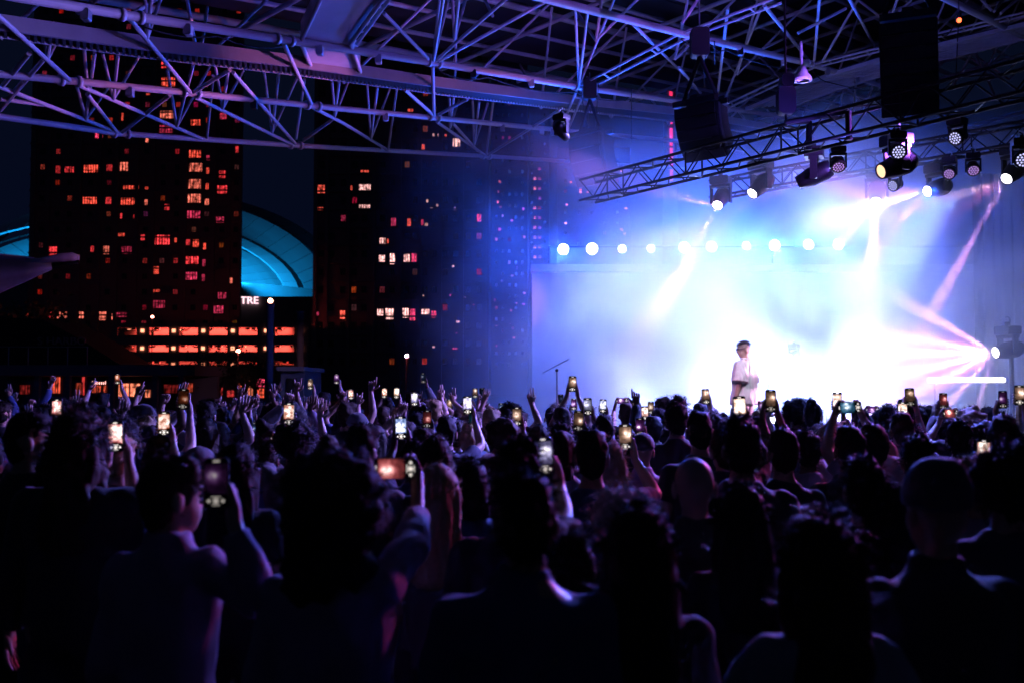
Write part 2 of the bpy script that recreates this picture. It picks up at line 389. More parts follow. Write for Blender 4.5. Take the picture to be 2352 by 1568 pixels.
# ribbed catwalk soffit at upper right
ct = [(1716, 247), (1900, 171), (2030, 131), (2170, 97), (2297, 66), (2380, 46)]
cb = [(1816, 239), (1963, 188), (2062, 158), (2190, 126), (2335, 90), (2400, 74)]
for i in range(len(ct)-1):
    a, b_, c_, d_ = U(*ct[i]), U(*ct[i+1]), U(*cb[i+1]), U(*cb[i])
    m_ = MB(); m_.prism([a, b_, c_, d_], (0, 0, .04)); m_.build('catwalk_panel', DECKM, roof)
    m_ = MB()
    for k in range(7):
        t0, t1 = (k+.3)/7, (k+.62)/7
        q = [a.lerp(d_, t0), b_.lerp(c_, t0), b_.lerp(c_, t1), a.lerp(d_, t1)]
        m_.prism([v-Vector((0, 0, .045)) for v in q], (0, 0, .044))
    m_.build('catwalk_rib', STEEL, roof)
    for e_, f_ in ((a, b_), (d_, c_)):
        m_ = MB(); w_ = (d_-a).normalized()*.07
        m_.prism([e_-w_, f_-w_, f_+w_, e_+w_], (0, 0, -.09)); m_.build('catwalk_flange', STEEL, roof)
# upper layer: purlins, cross members and the dark deck
e0 = Vector((-3.6, 21.0, 0)); hd = Vector((D1.x, D1.y, 0)); hd = hd/hd.length
def on(pt, h):                                         # drop a plan point on the roof plane
    p = Vector(pt); p.z = Q0.z - ((p.x-Q0.x)*RN.x+(p.y-Q0.y)*RN.y)/RN.z + h; return p
nd = Vector((hd.y, -hd.x, 0))                          # plan direction to the near right
for k in range(19):
    s0 = e0+nd*(k*1.0+.15)
    rb('purlin', on(s0-hd*13, 2.15), on(s0+hd*26, 2.15), .05 if k % 3 else .075)
for k in range(13):
    s0 = e0+hd*(-12+k*3.0)
    rb('cross_member', on(s0+nd*.1, 1.9), on(s0+nd*19, 1.9), .05)
for k in range(11):
    for j in range(5):
        a = on(e0+hd*(-11.4+k*3.0)+nd*(2.6+j*3.4), 0.02); 
        for s_ in ((1.3, 1.5), (-1.4, 1.3), (1.2, -1.5)):
            if R.random() < .8: rb('web_member', a+Vector((0, 0, .25)), on(Vector((a.x, a.y, 0))+hd*s_[0]+nd*s_[1], 1.9), .027)
for k in range(9):
    s0 = e0+hd*(-12+k*4.0); s1 = s0+hd*3.97
    m_ = MB()
    for j in range(38):
        q = [on(s0+nd*(j*.5), 2.45+.03*(j % 2)), on(s1+nd*(j*.5), 2.45+.03*(j % 2)), on(s1+nd*(j*.5+.5), 2.45+.03*(j % 2)), on(s0+nd*(j*.5+.5), 2.45+.03*(j % 2))]
        m_.prism(q, (0, 0, .04))
    m_.build('deck_panel', DECKM, roof)
# two roof columns outside the picture carry it
for pt in ((-9.5, 14.5), (17.5, 15.5)): rb('column', (*pt, 0), on((*pt, 0), 2.1), .2)

# ================================================================== lighting trusses
def truss(name, a, b, size, label, group=None):
    a = Vector(a); b = Vector(b); d = (b-a).normalized(); x = d.cross(Vector((0, 0, 1))).normalized(); z = x.cross(d)
    t = thing(name, label, 'truss', (a+b)/2, group=group); h = size/2
    cs = [(x*sx+z*sz)*h for sx, sz in ((-1, -1), (1, -1), (1, 1), (-1, 1))]
    for c in cs: bar('chord', a+c, b+c, .024, BLACKM, t, 8)
    L = (b-a).length; n_ = int(L/size)
    for i in range(n_):
        p, q = a+d*(L*i/n_), a+d*(L*(i+1)/n_)
        for k in range(4):
            c, e = cs[k], cs[(k+1) % 4]
            if i % 2: c, e = e, c
            bar('brace', p+c, q+e, .011, BLACKM, t, 6)
        if i % 5 == 0:
            for k in range(4): bar('strut', p+cs[k], p+cs[(k+1) % 4], .014, GALV if k == 0 else BLACK, t, 6)
    return t
TA, TB = P(2440, 196, 10.2), P(1350, 418, 16.6); TB.z = TA.z = (TA.z+TB.z)/2
truss('lighting_truss', TA, TB, .34, 'long black lattice truss slanting across the front of the stage carrying moving lights', 'black lattice lighting trusses')
SA, SB = P(2480, 300, 14.4), P(1640, 400, 19.3); SA.z = SB.z = 5.8
truss('lighting_truss', SA, SB, .32, 'rear black lattice truss at right behind the front lighting truss', 'black lattice lighting trusses')

# ================================================================== loudspeaker arrays
GRILLE = mat('speaker_grille', (.014, .014, .016), .55, bump=.6, bscale=220)
RAIL = mat('speaker_rail', (.05, .055, .07), .45, .3)
def line_array(px, py, D, n_, wd, bh, dp, yaw, t0, dt_, label, px_top=None):
    top = P(px, py, D); t = thing('line_array_speaker', label, 'loudspeaker', top, group='hanging loudspeaker arrays')
    fy_ = Matrix.Rotation(yaw, 4, 'Z')                  # local: front is -y
    pos = Vector((0, 0, 0)); ang = t0
    for i in range(n_):
        Mx = fy_ @ Matrix.Translation(pos) @ Matrix.Rotation(ang, 4, 'X')
        b = MB(); h = bh*.97
        for sx in (-1, 1):      # body is a wedge: narrower at the back
            pass
        vsx = [(-wd/2, 0, 0), (wd/2, 0, 0), (wd*.42, dp, -h*.12), (-wd*.42, dp, -h*.12), (-wd/2, 0, -h), (wd/2, 0, -h), (wd*.42, dp, -h*.88), (-wd*.42, dp, -h*.88)]
        b.add([Mx @ Vector(v) for v in vsx], [(0,1,2,3),(7,6,5,4),(4,5,1,0),(5,6,2,1),(6,7,3,2),(7,4,0,3)])
        bx = b.build('speaker_box', BLACKM, t, True)
        b = MB(); b.box((-wd*.48, -.03, -h*.95), (wd*.48, -.002, -h*.05), M=Mx); b.build('grille', GRILLE, bx, True)
        for sx in (-1, 1):
            b = MB(); b.box((sx*wd*.5-.012, .03, -h*1.0), (sx*wd*.5+.012, .10, -h*.02), M=Mx); b.build('rigging_rail', RAIL, bx, True)
        b = MB(); b.box((-wd*.46, -.012, -h*1.028), (wd*.30, .0, -h*1.002), M=Mx); b.build('seam_strip', GALV, bx, True)
        pos = pos + Matrix.Rotation(ang, 3, 'X') @ Vector((0, 0, -bh)); ang += dt_
    b = MB(); Mx = fy_ @ Matrix.Rotation(t0, 4, 'X')
    b.box((-wd*.5, -.05, .02), (wd*.5, .07, .10), M=Mx); b.box((-wd*.5, dp*.75, .02), (wd*.5, dp*.9, .10), M=Mx)
    b.box((-.06, -.04, .10), (.06, dp*.85, .15), M=Mx); b.build('fly_frame', BLACK, t, True)
    hook = (fy_ @ Vector((0, dp*.35, .75)))
    for sx in (-1, 1): bar('sling', top+(Mx @ Vector((sx*.28, dp*.35, .12))), top+hook, .03, BLACKM, t)
    b = MB(); b.rbox((-.13, -.1, 0), (.13, .1, .42), .05, M=Matrix.Translation(top+hook)); b.build('chain_hoist', BLACKM, t)
    zz = on((top.x, top.y, 0), .05).z
    bar('chain', top+hook+Vector((0, 0, .4)), (top.x+hook.x, top.y+hook.y, max(zz, top.z+1.3)), .012, GALV, t, 6)
    return t
line_array(1596, 243, 14.3, 5, .70, .165, .42, math.radians(-42), math.radians(4), math.radians(9.5), 'black curved loudspeaker array hanging left of the white beams')
line_array(2085, 48, 11.5, 7, .62, .158, .4, math.radians(-24), math.radians(0), math.radians(4), 'tallest black loudspeaker array hanging at the upper right')
line_array(1342, 312, 19.5, 4, .85, .25, .46, math.radians(-48), math.radians(2), math.radians(9), 'dim loudspeaker array hanging at the left edge of the smoke')

# chain hoist and sling holding the truss
hp = P(1805, 232, 12.6); ht = thing('chain_hoist', 'black motor hoist and sling holding up the front lighting truss', 'hoist', hp)
b = MB(); b.rbox((hp.x-.11, hp.y-.08, hp.z-.18), (hp.x+.11, hp.y+.08, hp.z+.17), .06); b.build('chain_bag', BLACKM, ht)
b = MB(); b.rbox((hp.x-.07, hp.y-.1, hp.z+.16), (hp.x+.09, hp.y+.09, hp.z+.33), .06); b.build('motor', BLACK, ht)
bar('chain', hp+Vector((0, 0, .3)), (hp.x, hp.y, on((hp.x, hp.y, 0), 0).z), .014, BLACK, ht, 6)
tt = (hp.y-TA.y)/(TB.y-TA.y); tp = TA.lerp(TB, tt); dd = (TB-TA).normalized()
bar('hook', hp-Vector((0, 0, .17)), hp-Vector((0, 0, .3)), .018, BLACK, ht, 6)
for s_ in (-1, 1):
    bar('sling', hp-Vector((0, 0, .28)), tp+dd*s_*.3+Vector((0, 0, .17)), .035, BLACKM, ht)
    bar('sling', tp+dd*s_*.3+Vector((0, 0, .17)), tp+dd*s_*.31-Vector((0, 0, .2)), .04, BLACKM, ht)
# flood lamp clamped to the chord and a small orange warning lamp
fl = P(1842, 172, 14.0); ft = thing('flood_lamp', 'grey dome shaped flood lamp clamped under the roof chord', 'lamp', fl)
b = MB(); b.lathe([(0, .12), (.06, .11), (.09, .02), (.14, -.06), (.145, -.09), (.1, -.09)], 18, M=Matrix.Translation(fl)); b.build('shade', STEEL, ft)
bar('stem', fl+Vector((0, 0, .1)), fl+Vector((.02, .1, .5)), .022, STEEL, ft)
wl_ = P(2203, 47, 13.5); wt = thing('warning_lamp', 'tiny orange lamp glowing beside the tall loudspeaker array', 'lamp', wl_)
b = MB(); b.ell(wl_, (.032, .032, .035)); b.build('bulb', emat('orange_bulb', (1, .10, .03), 5), wt); bar('cap', wl_+Vector((0, 0, .025)), wl_+Vector((0, 0, .09)), .03, BLACK, wt); bar('cable', wl_+Vector((0, 0, .085)), wl_+Vector((0, 0, 1.2)), .006, BLACK, wt, 5)

# cables slung along the roof steel
rc = random.Random(3)
def cable(pts, sag, r=.012):
    w_ = []
    for (a, b_) in zip(pts, pts[1:]):
        for k in range(7): f = k/7; q = a.lerp(b_, f); w_.append(q-Vector((0, 0, sag*4*f*(1-f))))
    w_.append(pts[-1]); m_ = MB(); m_.tube(w_, r, 5); m_.build('cable', BLACKM, roof)
for pts, sg in (([z2(640, 450), z2(1000, 505), z2(1600, 612), z2(2000, 660)], .10), ([z1(950, 135), z1(1500, 215), z1(1940, 290)], .07), ([z2(1640, 615), z2(1690, 860)], .05), ([z3(0, 250), z3(300, 320), z3(860, 455)], .12),
                ([z3(900, 470), z3(1000, 545), z3(1430, 620)], .05), ([z2(1760, 560), z2(1735, 890)], .02), ([z2(1695, 610), z2(1682, 900)], .02), ([z2(1985, 590), z2(1988, 960)], .02), ([z3(150, 230), z3(155, 580)], .01), ([z3(225, 260), z3(228, 420)], .01), ([z3(1900, 150), z3(1880, 600)], .01), ([z4(1050, 120), z4(860, 390)], .15)):
    cable([U(*p)-Vector((0, 0, .07)) for p in pts], sg)
for z_, pts in ((z1, [(600, 62), (1300, 170), (2200, 312), (900, 600), (1750, 690)]), (z2, [(250, 375), (900, 480), (1300, 545), (300, 780), (1100, 858), (1370, 880), (1445, 888)]), (z3, [(100, 258), (400, 330), (700, 400), (1000, 470), (1200, 530)])):
    for p in pts:
        q = U(*z_(*p)); m_ = MB(); m_.rbox((q.x-.05, q.y-.09, q.z-.16), (q.x+.05, q.y+.02, q.z-.02), .02); m_.build('beam_clamp', rc.choice((GALV, BLACK, STEEL)), roof)
# ================================================================== moving lights on the trusses
GLOW = emat('beam_lens', (1, .86, .92), 25); GLOWO = emat('beam_lens_dim', (1, .62, .35), 1.6); CELL = emat('led_cells', (.55, .55, 1), 1.3); CELLP = emat('led_cells_violet', (.62, .35, 1), .9)
LENSD = mat('dark_lens', (.02, .02, .03), .1)
_fx = {}
def head_meshes(kind):
    if kind in _fx: return _fx[kind]
    b = MB()
    if kind == 'beam': b.lathe([(0, -.26), (.11, -.25), (.135, -.18), (.14, .05), (.115, .16), (.10, .26), (.085, .262), (.085, .24)], 18)
    else: b.lathe([(0, -.15), (.10, -.145), (.15, -.09), (.165, .02), (.165, .10), (.15, .105), (.15, .085)], 20)
    hd_ = b.mesh('head', BLACK)
    b = MB()
    for k in range(5): b.lathe([(.12, -.16+.03*k-.006), (.1435, -.16+.03*k), (.12, -.16+.03*k+.006)], 16)
    fins = b.mesh('cooling_fins', BLACKM)
    b = MB(); rr = .084 if kind == 'beam' else .149; zz = .245 if kind == 'beam' else .088
    b.lathe([(rr, zz), (rr*.6, zz+.008), (0, zz+.012)], 18); lens = b.mesh('lens', GLOW)
    b = MB()
    if kind != 'beam':
        for ring, cnt in ((0, 1), (.055, 6), (.108, 12)):
            for i in range(cnt):
                a = 2*math.pi*i/cnt; b.lathe([(.021, .101), (0, .104)], 6, M=Matrix.Translation((ring*math.cos(a), ring*math.sin(a), 0)))
        cells = b.mesh('led_cells', CELL)
    else: cells = None
    b = MB(); b.box((-.19, -.07, .20), (.19, .07, .25)); b.box((-.19, -.05, -.08), (-.155, .05, .2)); b.box((.155, -.05, -.08), (.19, .05, .2)); yoke = b.mesh('yoke', BLACK)
    b = MB(); b.rbox((-.17, -.13, .255), (.17, .13, .40), .03); b.box((-.03, -.03, .4), (.03, .03, .47)); base = b.mesh('base', BLACK)
    b = MB(); b.tube([(-.06, 0, .46), (-.06, 0, .52), (-.02, 0, .56), (.04, 0, .55)], .016, 6); clamp = b.mesh('clamp', GALV)
    _fx[kind] = (hd_, fins, lens, cells, yoke, base, clamp); return _fx[kind]
def moving_head(px, py, D, aim, kind, label, lit=None, cellmat=None, sc_=1.):
    """px,py: the lens; the fixture hangs above it"""
    aim = Vector(aim).normalized(); lens_p = P(px, py, D); c = lens_p-aim*(.25 if kind == 'beam' else .09)*sc_
    t = thing('moving_head_light', label, 'stage light', c, group='moving head stage lights')
    hd_, fins, lens, cells, yoke, base, clamp = head_meshes(kind)
    S = Matrix.Scale(sc_, 4)
    yawv = Vector((aim.x, aim.y, 0)); yaw = math.atan2(-yawv.x, yawv.y) if yawv.length > .05 else 0
    # head: z axis along aim
    xr = Vector((math.cos(yaw), math.sin(yaw), 0)); yr = aim.cross(xr).normalized(); xr = yr.cross(aim)
    Mh = Matrix((xr, yr, aim)).transposed().to_4x4() @ S
    h = inst('head', hd_, t, Mh); inst('cooling_fins', fins, h)
    me = lens
    if lit is not None: me = lens.copy(); me.materials.clear(); me.materials.append(lit)
    ln = inst('lens', me, h)
    if cells is not None:
        if cellmat is not None: cells = cells.copy(); cells.materials.clear(); cells.materials.append(cellmat)
        inst('led_cells', cells, ln)
    My = Matrix.Rotation(yaw, 4, 'Z') @ S
    y = inst('yoke', yoke, t, My); inst('base', base, t, My); inst('clamp', clamp, t, My)
    return lens_p, aim, t
def beam(lp, t, tgt, col, watts, ang, blend=.55, r=.03): spot('beam_light', lp, tgt, col, watts, ang, blend, r, t)
PINK, MAG, VIO = (1, .42, .76), (1, .25, .75), (.42, .12, 1)
def px_dir(lp, px, py, D): return P(px, py, D)-lp
# lit beams: (lens px, py, D, aim px,py,D, label, [(target px,py,D,watts,angle,colour)])
BEAMS = [
 (1648, 472, 17.5, (1600, 560, 16.5), 'moving light with pink beam at the far left of the lit beams', [(1600, 560, 17.0, 130, 9, PINK), (1520, 440, 17.2, 120, 16, MAG)]),
 (1728, 445, 16.0, (1650, 520, 15.6), 'moving light facing left over the performer with a faint pink beam', [(1640, 545, 16.2, 200, 9, PINK), (1600, 470, 16.2, 60, 14, MAG)]),
 (1833, 421, 14.4, (1745, 462, 14.6), 'moving light under the front truss throwing a pale pink beam leftwards', [(1745, 458, 15.2, 340, 10, PINK), (1770, 500, 15.2, 90, 7, PINK)]),
 (2012, 463, 17.0, (2000, 600, 16.0), 'moving light sending a broad white pink cone straight down', [(2000, 640, 16.6, 150, 17, PINK), (1930, 560, 17.0, 130, 10, MAG), (1880, 410, 17.2, 150, 30, MAG)]),
 (2130, 440, 16.2, (2040, 468, 15.8), 'moving light glowing warm white amid magenta haze', [(2050, 462, 16.4, 420, 18, (1, .6, .6)), (2060, 520, 16.6, 160, 14, MAG), (1960, 440, 16.4, 160, 35, MAG)]),
 (2312, 411, 15.2, (2200, 520, 14.6), 'rightmost moving light splitting into two pink beams', [(2220, 575, 15.4, 420, 6.5, (1, .4, .85)), (2160, 460, 15.6, 330, 15, (1, .55, .6)), (2080, 560, 15.8, 160, 22, MAG)]),
]
for px, py, D, am, lab, bs in BEAMS:
    lp = P(px, py, D); lp, a_, t = moving_head(px, py, D, P(*am)-lp, 'beam', lab, GLOW)
    for q in bs: beam(lp+a_*.04, t, P(q[0], q[1], q[2]), q[5], q[3]*(17 if q[4] < 20 else 9)*(16/q[4]), q[4])
# side fan at right
FX, FY, FD = 2287, 809, 16.6
lp = P(FX, FY, FD); fan = P(2100, 850, 16.0)
lp, a_, t = moving_head(FX, FY, FD, P(2150, 835, FD-.3)-lp, 'beam', 'floor moving light at right throwing a fan of white pink beams across stage', GLOW)
bar('floor_stand', (t.location.x+.05, t.location.y, SZ), t.location-Vector((-.05, 0, .1)), .04, BLACK, t)
for k, (tx, ty, wt, an, cl) in enumerate(((2190, 757, 260, 7, PINK), (2120, 782, 300, 8, PINK), (2110, 812, 330, 8, PINK), (2110, 850, 300, 8, PINK), (2120, 893, 260, 7, PINK), (2180, 925, 280, 6, PINK), (2230, 985, 200, 5, PINK), (2080, 840, 600, 55, MAG))):
    beam(lp+a_*.04, t, P(tx, ty, FD-.5), cl, wt*(26 if an < 20 else 1.2), an, .4)
p_ = P(1815, 819, 21.5); lp, a_, t = moving_head(1815, 819, 21.5, (-.7, -.6, -.25), 'beam', 'small floor light glowing through the smoke right of the performer', GLOW, sc_=.6)
bar('floor_stand', (t.location.x, t.location.y, SZ), t.location, .03, BLACK, t); beam(p_, t, p_+Vector((-.8, -.6, -.3)), PINK, 60, 16)
# unlit or dim LED wash heads
WASHES = [(2064, 350, 11.8, (-.15, -.95, -.35), CELL, 'LED wash light with white honeycomb cells below the tall loudspeaker array'),
          (1926, 384, 13.0, (-.1, -.62, -.75), CELLP, 'LED wash light with violet cells hanging mid front truss'),
          (2194, 318, 12.0, (-.75, -.5, -.4), CELL, 'LED wash light turned edge on above the rear truss'),
          (2180, 400, 15.0, (-.5, -.7, -.55), CELLP, 'small violet LED wash light left of the rightmost beam'),
          (2236, 392, 14.6, (-.25, -.75, -.6), CELLP, 'small pink violet LED wash light nearest the rightmost beam'),
          (2350, 368, 10.9, (-.2, -.9, -.3), CELL, 'LED wash light cut off by the right edge of the picture'),
          (2051, 427, 15.0, (-.8, -.45, -.35), CELL, 'LED wash light turned edge on below the rear truss')]
WP = []
for px, py, D, am, cm, lab in WASHES:
    lp, a_, t = moving_head(px, py, D, am, 'wash', lab, LENSD, cm, .58); WP.append((lp, a_, t))
lp, a_, t = moving_head(2024, 394, 12.4, (-.93, -.3, -.35), 'beam', 'moving light with a dim orange lens under the front truss', GLOWO)
# spots added at the wash heads, many thrown where the lens does not face
def W(i, tgt, col, watts, ang, blend=.8):
    lp, a_, t = WP[i]; dv = (Vector(tgt)-lp).normalized()
    spot('wash_light', lp+a_*.06 if dv.dot(a_) > .35 else lp-a_*.05+dv*.26-Vector((0, 0, .1)), tgt, col, watts, ang, blend, .08, t)
# ================================================================== the city behind
CONC = mat('dark_concrete', (.17, .155, .165), .8, scale=.4, bump=.1, bscale=3)
CONC2 = mat('grey_concrete', (.16, .155, .16), .8, scale=.4)
FRAMEM = mat('window_frame', (.05, .05, .055), .5)
GLASSD = mat('dark_glass', (.012, .013, .018), .12, spec=.6)
def lit_window_mat():
    m = bpy.data.materials.new('lit_window'); m.use_nodes = True; n = m.node_tree.nodes; l = m.node_tree.links
    n.remove(n['Principled BSDF']); e = n.new('ShaderNodeEmission'); l.new(e.outputs[0], n['Material Output'].inputs[0])
    oi = n.new('ShaderNodeObjectInfo'); tc = n.new('ShaderNodeTexCoord')
    def mp(sx, sz, k):
        mpn = n.new('ShaderNodeMapping'); mpn.inputs['Scale'].default_value = (sx, 1, sz); l.new(tc.outputs['Object'], mpn.inputs['Vector'])
        ml = n.new('ShaderNodeMath'); ml.operation = 'MULTIPLY'; ml.inputs[1].default_value = k; l.new(oi.outputs['Random'], ml.inputs[0])
        cb = n.new('ShaderNodeCombineXYZ'); l.new(ml.outputs[0], cb.inputs[0]); l.new(ml.outputs[0], cb.inputs[2])
        ad = n.new('ShaderNodeVectorMath'); ad.operation = 'ADD'; l.new(mpn.outputs[0], ad.inputs[0]); l.new(cb.outputs[0], ad.inputs[1]); return ad.outputs[0]
    def nz(v, sc_, a, b):
        t = n.new('ShaderNodeTexNoise'); t.inputs['Scale'].default_value = sc_; t.inputs['Detail'].default_value = 2; l.new(v, t.inputs['Vector'])
        r = n.new('ShaderNodeMapRange'); l.new(t.outputs[0], r.inputs[0]); r.inputs[1].default_value = a; r.inputs[2].default_value = b; r.inputs[3].default_value = .12; r.inputs[4].default_value = 1.25; return r.outputs[0]
    cur = nz(mp(7, .6, 37), 1.2, .38, .62); fur = nz(mp(2.2, 2.6, 61), 1.3, .36, .56)
    mu = n.new('ShaderNodeMath'); mu.operation = 'MULTIPLY'; l.new(cur, mu.inputs[0]); l.new(fur, mu.inputs[1])
    l.new(oi.outputs['Color'], e.inputs[0]); l.new(mu.outputs[0], e.inputs[1])
    return m
LITW = lit_window_mat()
def win_meshes():
    b = MB(); t = .5
    for a_, c_ in (((-.5, -.1, -.5), (-.455, .02, .5)), ((.455, -.1, -.5), (.5, .02, .5)), ((-.455, -.1, .44), (.455, .02, .5)), ((-.455, -.1, -.5), (.455, .02, -.44))): b.box(a_, c_)
    fr = b.mesh('window_frame', FRAMEM)
    b = MB(); b.box((-.02, -.06, -.44), (.02, .0, .44)); mu = b.mesh('mullion', FRAMEM)
    b = MB(); b.add([(-.455, 0, -.44), (.455, 0, -.44), (.455, 0, .44), (-.455, 0, .44)], [(0, 1, 2, 3)]); gl = b.mesh('pane', LITW); gd = b.mesh('pane', GLASSD)
    return fr, mu, gl, gd
WF, WM, WG, WD = win_meshes()
def window(parent, c, w_, h, col=None, mull=0, yoff=0.):
    org = Vector((0, 0, 0)); q = parent
    while q is not None: org += q.location; q = q.parent
    o = inst('window', WF, parent, Matrix.Translation(Vector(c)-org) @ Matrix.Diagonal((w_, 1.0, h, 1)))
    p = inst('pane', WG if col else WD, o)
    if col: p.color = (*col, 1)
    for k in range(mull): inst('mullion', WM, o, Matrix.Translation(((k+1)/(mull+1)-.5, 0, 0)) @ Matrix.Diagonal((1, 1, 1, 1)))
    return o
RED, ORG, PNK, WRM, CRM = (1., .06, .06), (1., .11, .055), (.9, .06, .14), (1., .24, .13), (1., .50, .36)
def sc3(c, k): return tuple(x*k for x in c)
def tower(label, D, x0, x1, ytop, lits, cols, rowpx, ybase, depth, bandmat=CONC, tint=(1, 1, 1), wpx=14, hpx=15, skip=.25, lit=.10):
    a, b_ = XF(x0, D), XF(x1, D); top = P(900, ytop, D).z
    t = thing('apartment_tower', label, 'building', ((a+b_)/2, D, 0))
    b = MB(); q_ = (D+depth)/D; ax = a*q_ if a > 0 else a*1.0; bx_ = b_*q_ if b_ < 0 else b_      # plan tapers along the line of sight
    b.prism([(a, D, 0), (b_, D, 0), (bx_, D+depth, 0), (ax, D+depth, 0)], (0, 0, top)); b.build('wall', bandmat, t)
    k = FPX/D
    # projecting floor slabs and vertical piers
    y = ybase
    while y > ytop:
        z = P(900, y, D).z
        m_ = MB(); m_.box((a-.05, D-.28, z-.14), (b_+.05, D-.001, z+.14)); m_.build('floor_slab', CONC2, t)
        y -= rowpx
    for c in cols[1]:
        m_ = MB(); m_.box((XF(c, D)-.3, D-.42, 0), (XF(c, D)+.3, D-.001, top)); m_.build('pier', bandmat, t)
    occ = []
    for L in lits:
        px, py, w_, h, col, s_ = L
        cc = P(px, py, D-.06); cc.x = XF(px, D-.06)
        window(t, cc, w_/k, h/k, tuple(col[i]*s_*tint[i]*1.7 for i in range(3)), 0 if w_ < 7 else max(1, int(w_/7))); occ.append((px, py, w_, h))
    y = ybase-rowpx*.5
    while y > ytop+8:
        for c in cols[0]:
            if any(abs(c-o[0]) < (wpx+o[2])/2+2 and abs(y-o[1]) < (hpx+o[3])/2+3 for o in occ): continue
            if R.random() < skip: continue
            cc = P(c, y, D-.06); cc.x = XF(c, D-.06)
            dim = R.random()
            col = None if dim > lit else tuple(v*R.uniform(.04, .40)*tint[i] for i, v in enumerate(R.choice((RED, PNK, ORG))))
            window(t, cc, wpx/k, hpx/k, col, 1)
        y -= rowpx
    return t
L1 = [(365,150,12,17,RED,.9),(376,189,35,24,ORG,.9),(330,217,10,5,ORG,.6),(374,264,34,20,WRM,.9),(441,282,25,16,ORG,.9),(505,267,17,17,PNK,.45),(373,297,34,20,PNK,.35),
 (271,269,5,20,ORG,.8),(329,322,8,13,WRM,.7),(441,354,30,20,ORG,.7),(471,363,8,13,PNK,.4),(538,344,8,17,RED,.6),(124,390,12,20,RED,.3),(150,390,23,15,RED,.55),
 (200,388,36,20,ORG,.9),(243,386,15,17,RED,.35),(277,383,20,23,WRM,.8),(443,385,33,23,WRM,.8),(471,394,8,20,ORG,.6),(505,401,17,20,RED,.5),(441,423,32,25,WRM,.8),
 (470,430,8,20,ORG,.7),(505,436,25,22,RED,.7),(294,431,40,10,ORG,.55),(330,434,8,10,ORG,.5),(199,461,35,18,ORG,1.),(242,461,15,18,RED,.5),(288,463,37,18,ORG,.7),
 (329,466,8,17,WRM,.8),(441,456,33,23,WRM,.85),(470,465,10,18,WRM,.8),(378,476,13,16,RED,.45),(440,493,33,20,PNK,.4),(501,505,20,16,PNK,.35),(272,496,6,14,RED,.5),(305,498,10,10,RED,.4),
 (274,541,17,12,ORG,.6),(323,546,10,15,RED,.8),(368,551,37,25,RED,1.),(399,551,6,14,ORG,.7),(428,557,10,15,RED,.7),(446,559,15,20,ORG,.6),(466,566,8,17,ORG,.7),
 (117,577,20,23,RED,.75),(207,574,8,20,RED,.6),(239,575,15,22,WRM,.7),(286,575,26,20,PNK,.22),(438,598,32,20,RED,1.),(465,604,8,18,PNK,.4),(354,621,17,20,ORG,.8),
 (436,634,30,20,PNK,.6),(464,638,8,18,PNK,.35),(528,646,8,18,WRM,.8),(356,668,18,7,ORG,.7),(361,698,35,23,PNK,.28),(512,680,30,20,PNK,.35),(498,711,30,20,PNK,.7),
 (140,724,25,17,WRM,1.),(182,724,18,17,WRM,.9),(114,726,20,23,RED,.3),(234,726,17,22,WRM,.95),(257,728,6,15,WRM,.8),(277,723,27,12,PNK,.5),(62,726,13,12,ORG,.6),(217,312,20,15,PNK,1.1)]
tower('dark apartment tower full of red lit windows at the left of the skyline', 185, 60, 552, -160, L1,
      ([88, 124, 152, 200, 243, 282, 329, 368, 400, 441, 470, 505, 538], [70, 104, 176, 222, 262, 308, 346, 420, 486, 522, 548]), 35.8, 760, 26, lit=.45, wpx=11, hpx=13, skip=.12, tint=(1, .78, .95))
L2 = [(1050,326,25,27,CRM,1.),(883,269,13,10,CRM,.8),(940,254,13,8,ORG,.7),(994,311,5,8,CRM,.6),(1006,312,6,8,CRM,.7),(1022,314,5,12,ORG,.6),(970,338,7,15,ORG,.7),(835,395,20,8,ORG,.7),
 (835,432,30,18,CRM,1.2),(804,433,5,14,ORG,.8),(835,475,28,10,CRM,.9),(902,511,12,23,PNK,.5),(938,511,9,20,ORG,.6),(968,511,7,15,PNK,.5),(978,516,8,8,CRM,.5),(1100,501,10,20,PNK,.9),
 (877,554,15,17,CRM,.8),(889,554,4,12,ORG,.7),(876,594,15,18,CRM,1.3),(900,595,12,28,CRM,1.6),(933,594,15,23,CRM,1.2),(950,594,13,27,PNK,.7),(873,718,15,18,CRM,1.5),(894,721,20,28,CRM,1.8),
 (931,719,15,25,CRM,1.4),(947,723,13,30,PNK,.8),(962,718,7,18,CRM,1.3),(977,716,20,13,CRM,1.2),(996,722,12,18,PNK,.8),(1010,726,7,18,CRM,1.1),(786,723,12,22,ORG,1.1),
 (734,435,18,22,ORG,.8),(732,480,18,8,ORG,.6),(727,721,10,10,PNK,.4),(800,432,4,9,ORG,.5),(990,480,6,6,CRM,.6),(980,462,5,8,CRM,.6),(1003,472,6,7,CRM,.5),(1044,480,4,8,CRM,.5),
 (1040,612,6,5,CRM,.8),(1052,739,9,5,CRM,.9),(1048,767,4,6,PNK,.7),(1045,800,12,4,PNK,.7),(996,796,6,5,CRM,.8),(1013,678,3,5,CRM,.7),(1034,678,3,5,PNK,.7),(1068,684,3,5,CRM,.7),(972,679,3,4,CRM,.7),(1088,700,3,4,PNK,.5)]
tower('dark apartment tower with scattered cream lit windows in the middle of the skyline', 161, 719, 1122, -160, L2,
      ([735, 760, 786, 812, 835, 877, 900, 933, 952, 975, 997, 1022, 1046, 1075, 1100], [722, 748, 798, 856, 916, 962, 1010, 1060, 1112]), 41, 850, 30, tint=(1, .95, 1.25), wpx=12, hpx=16)
L3 = [(R.uniform(1135, 1205), R.uniform(390, 800), R.uniform(3, 7), R.uniform(4, 9), R.choice((PNK, WRM)), R.uniform(.2, .8)) for k in range(26)]
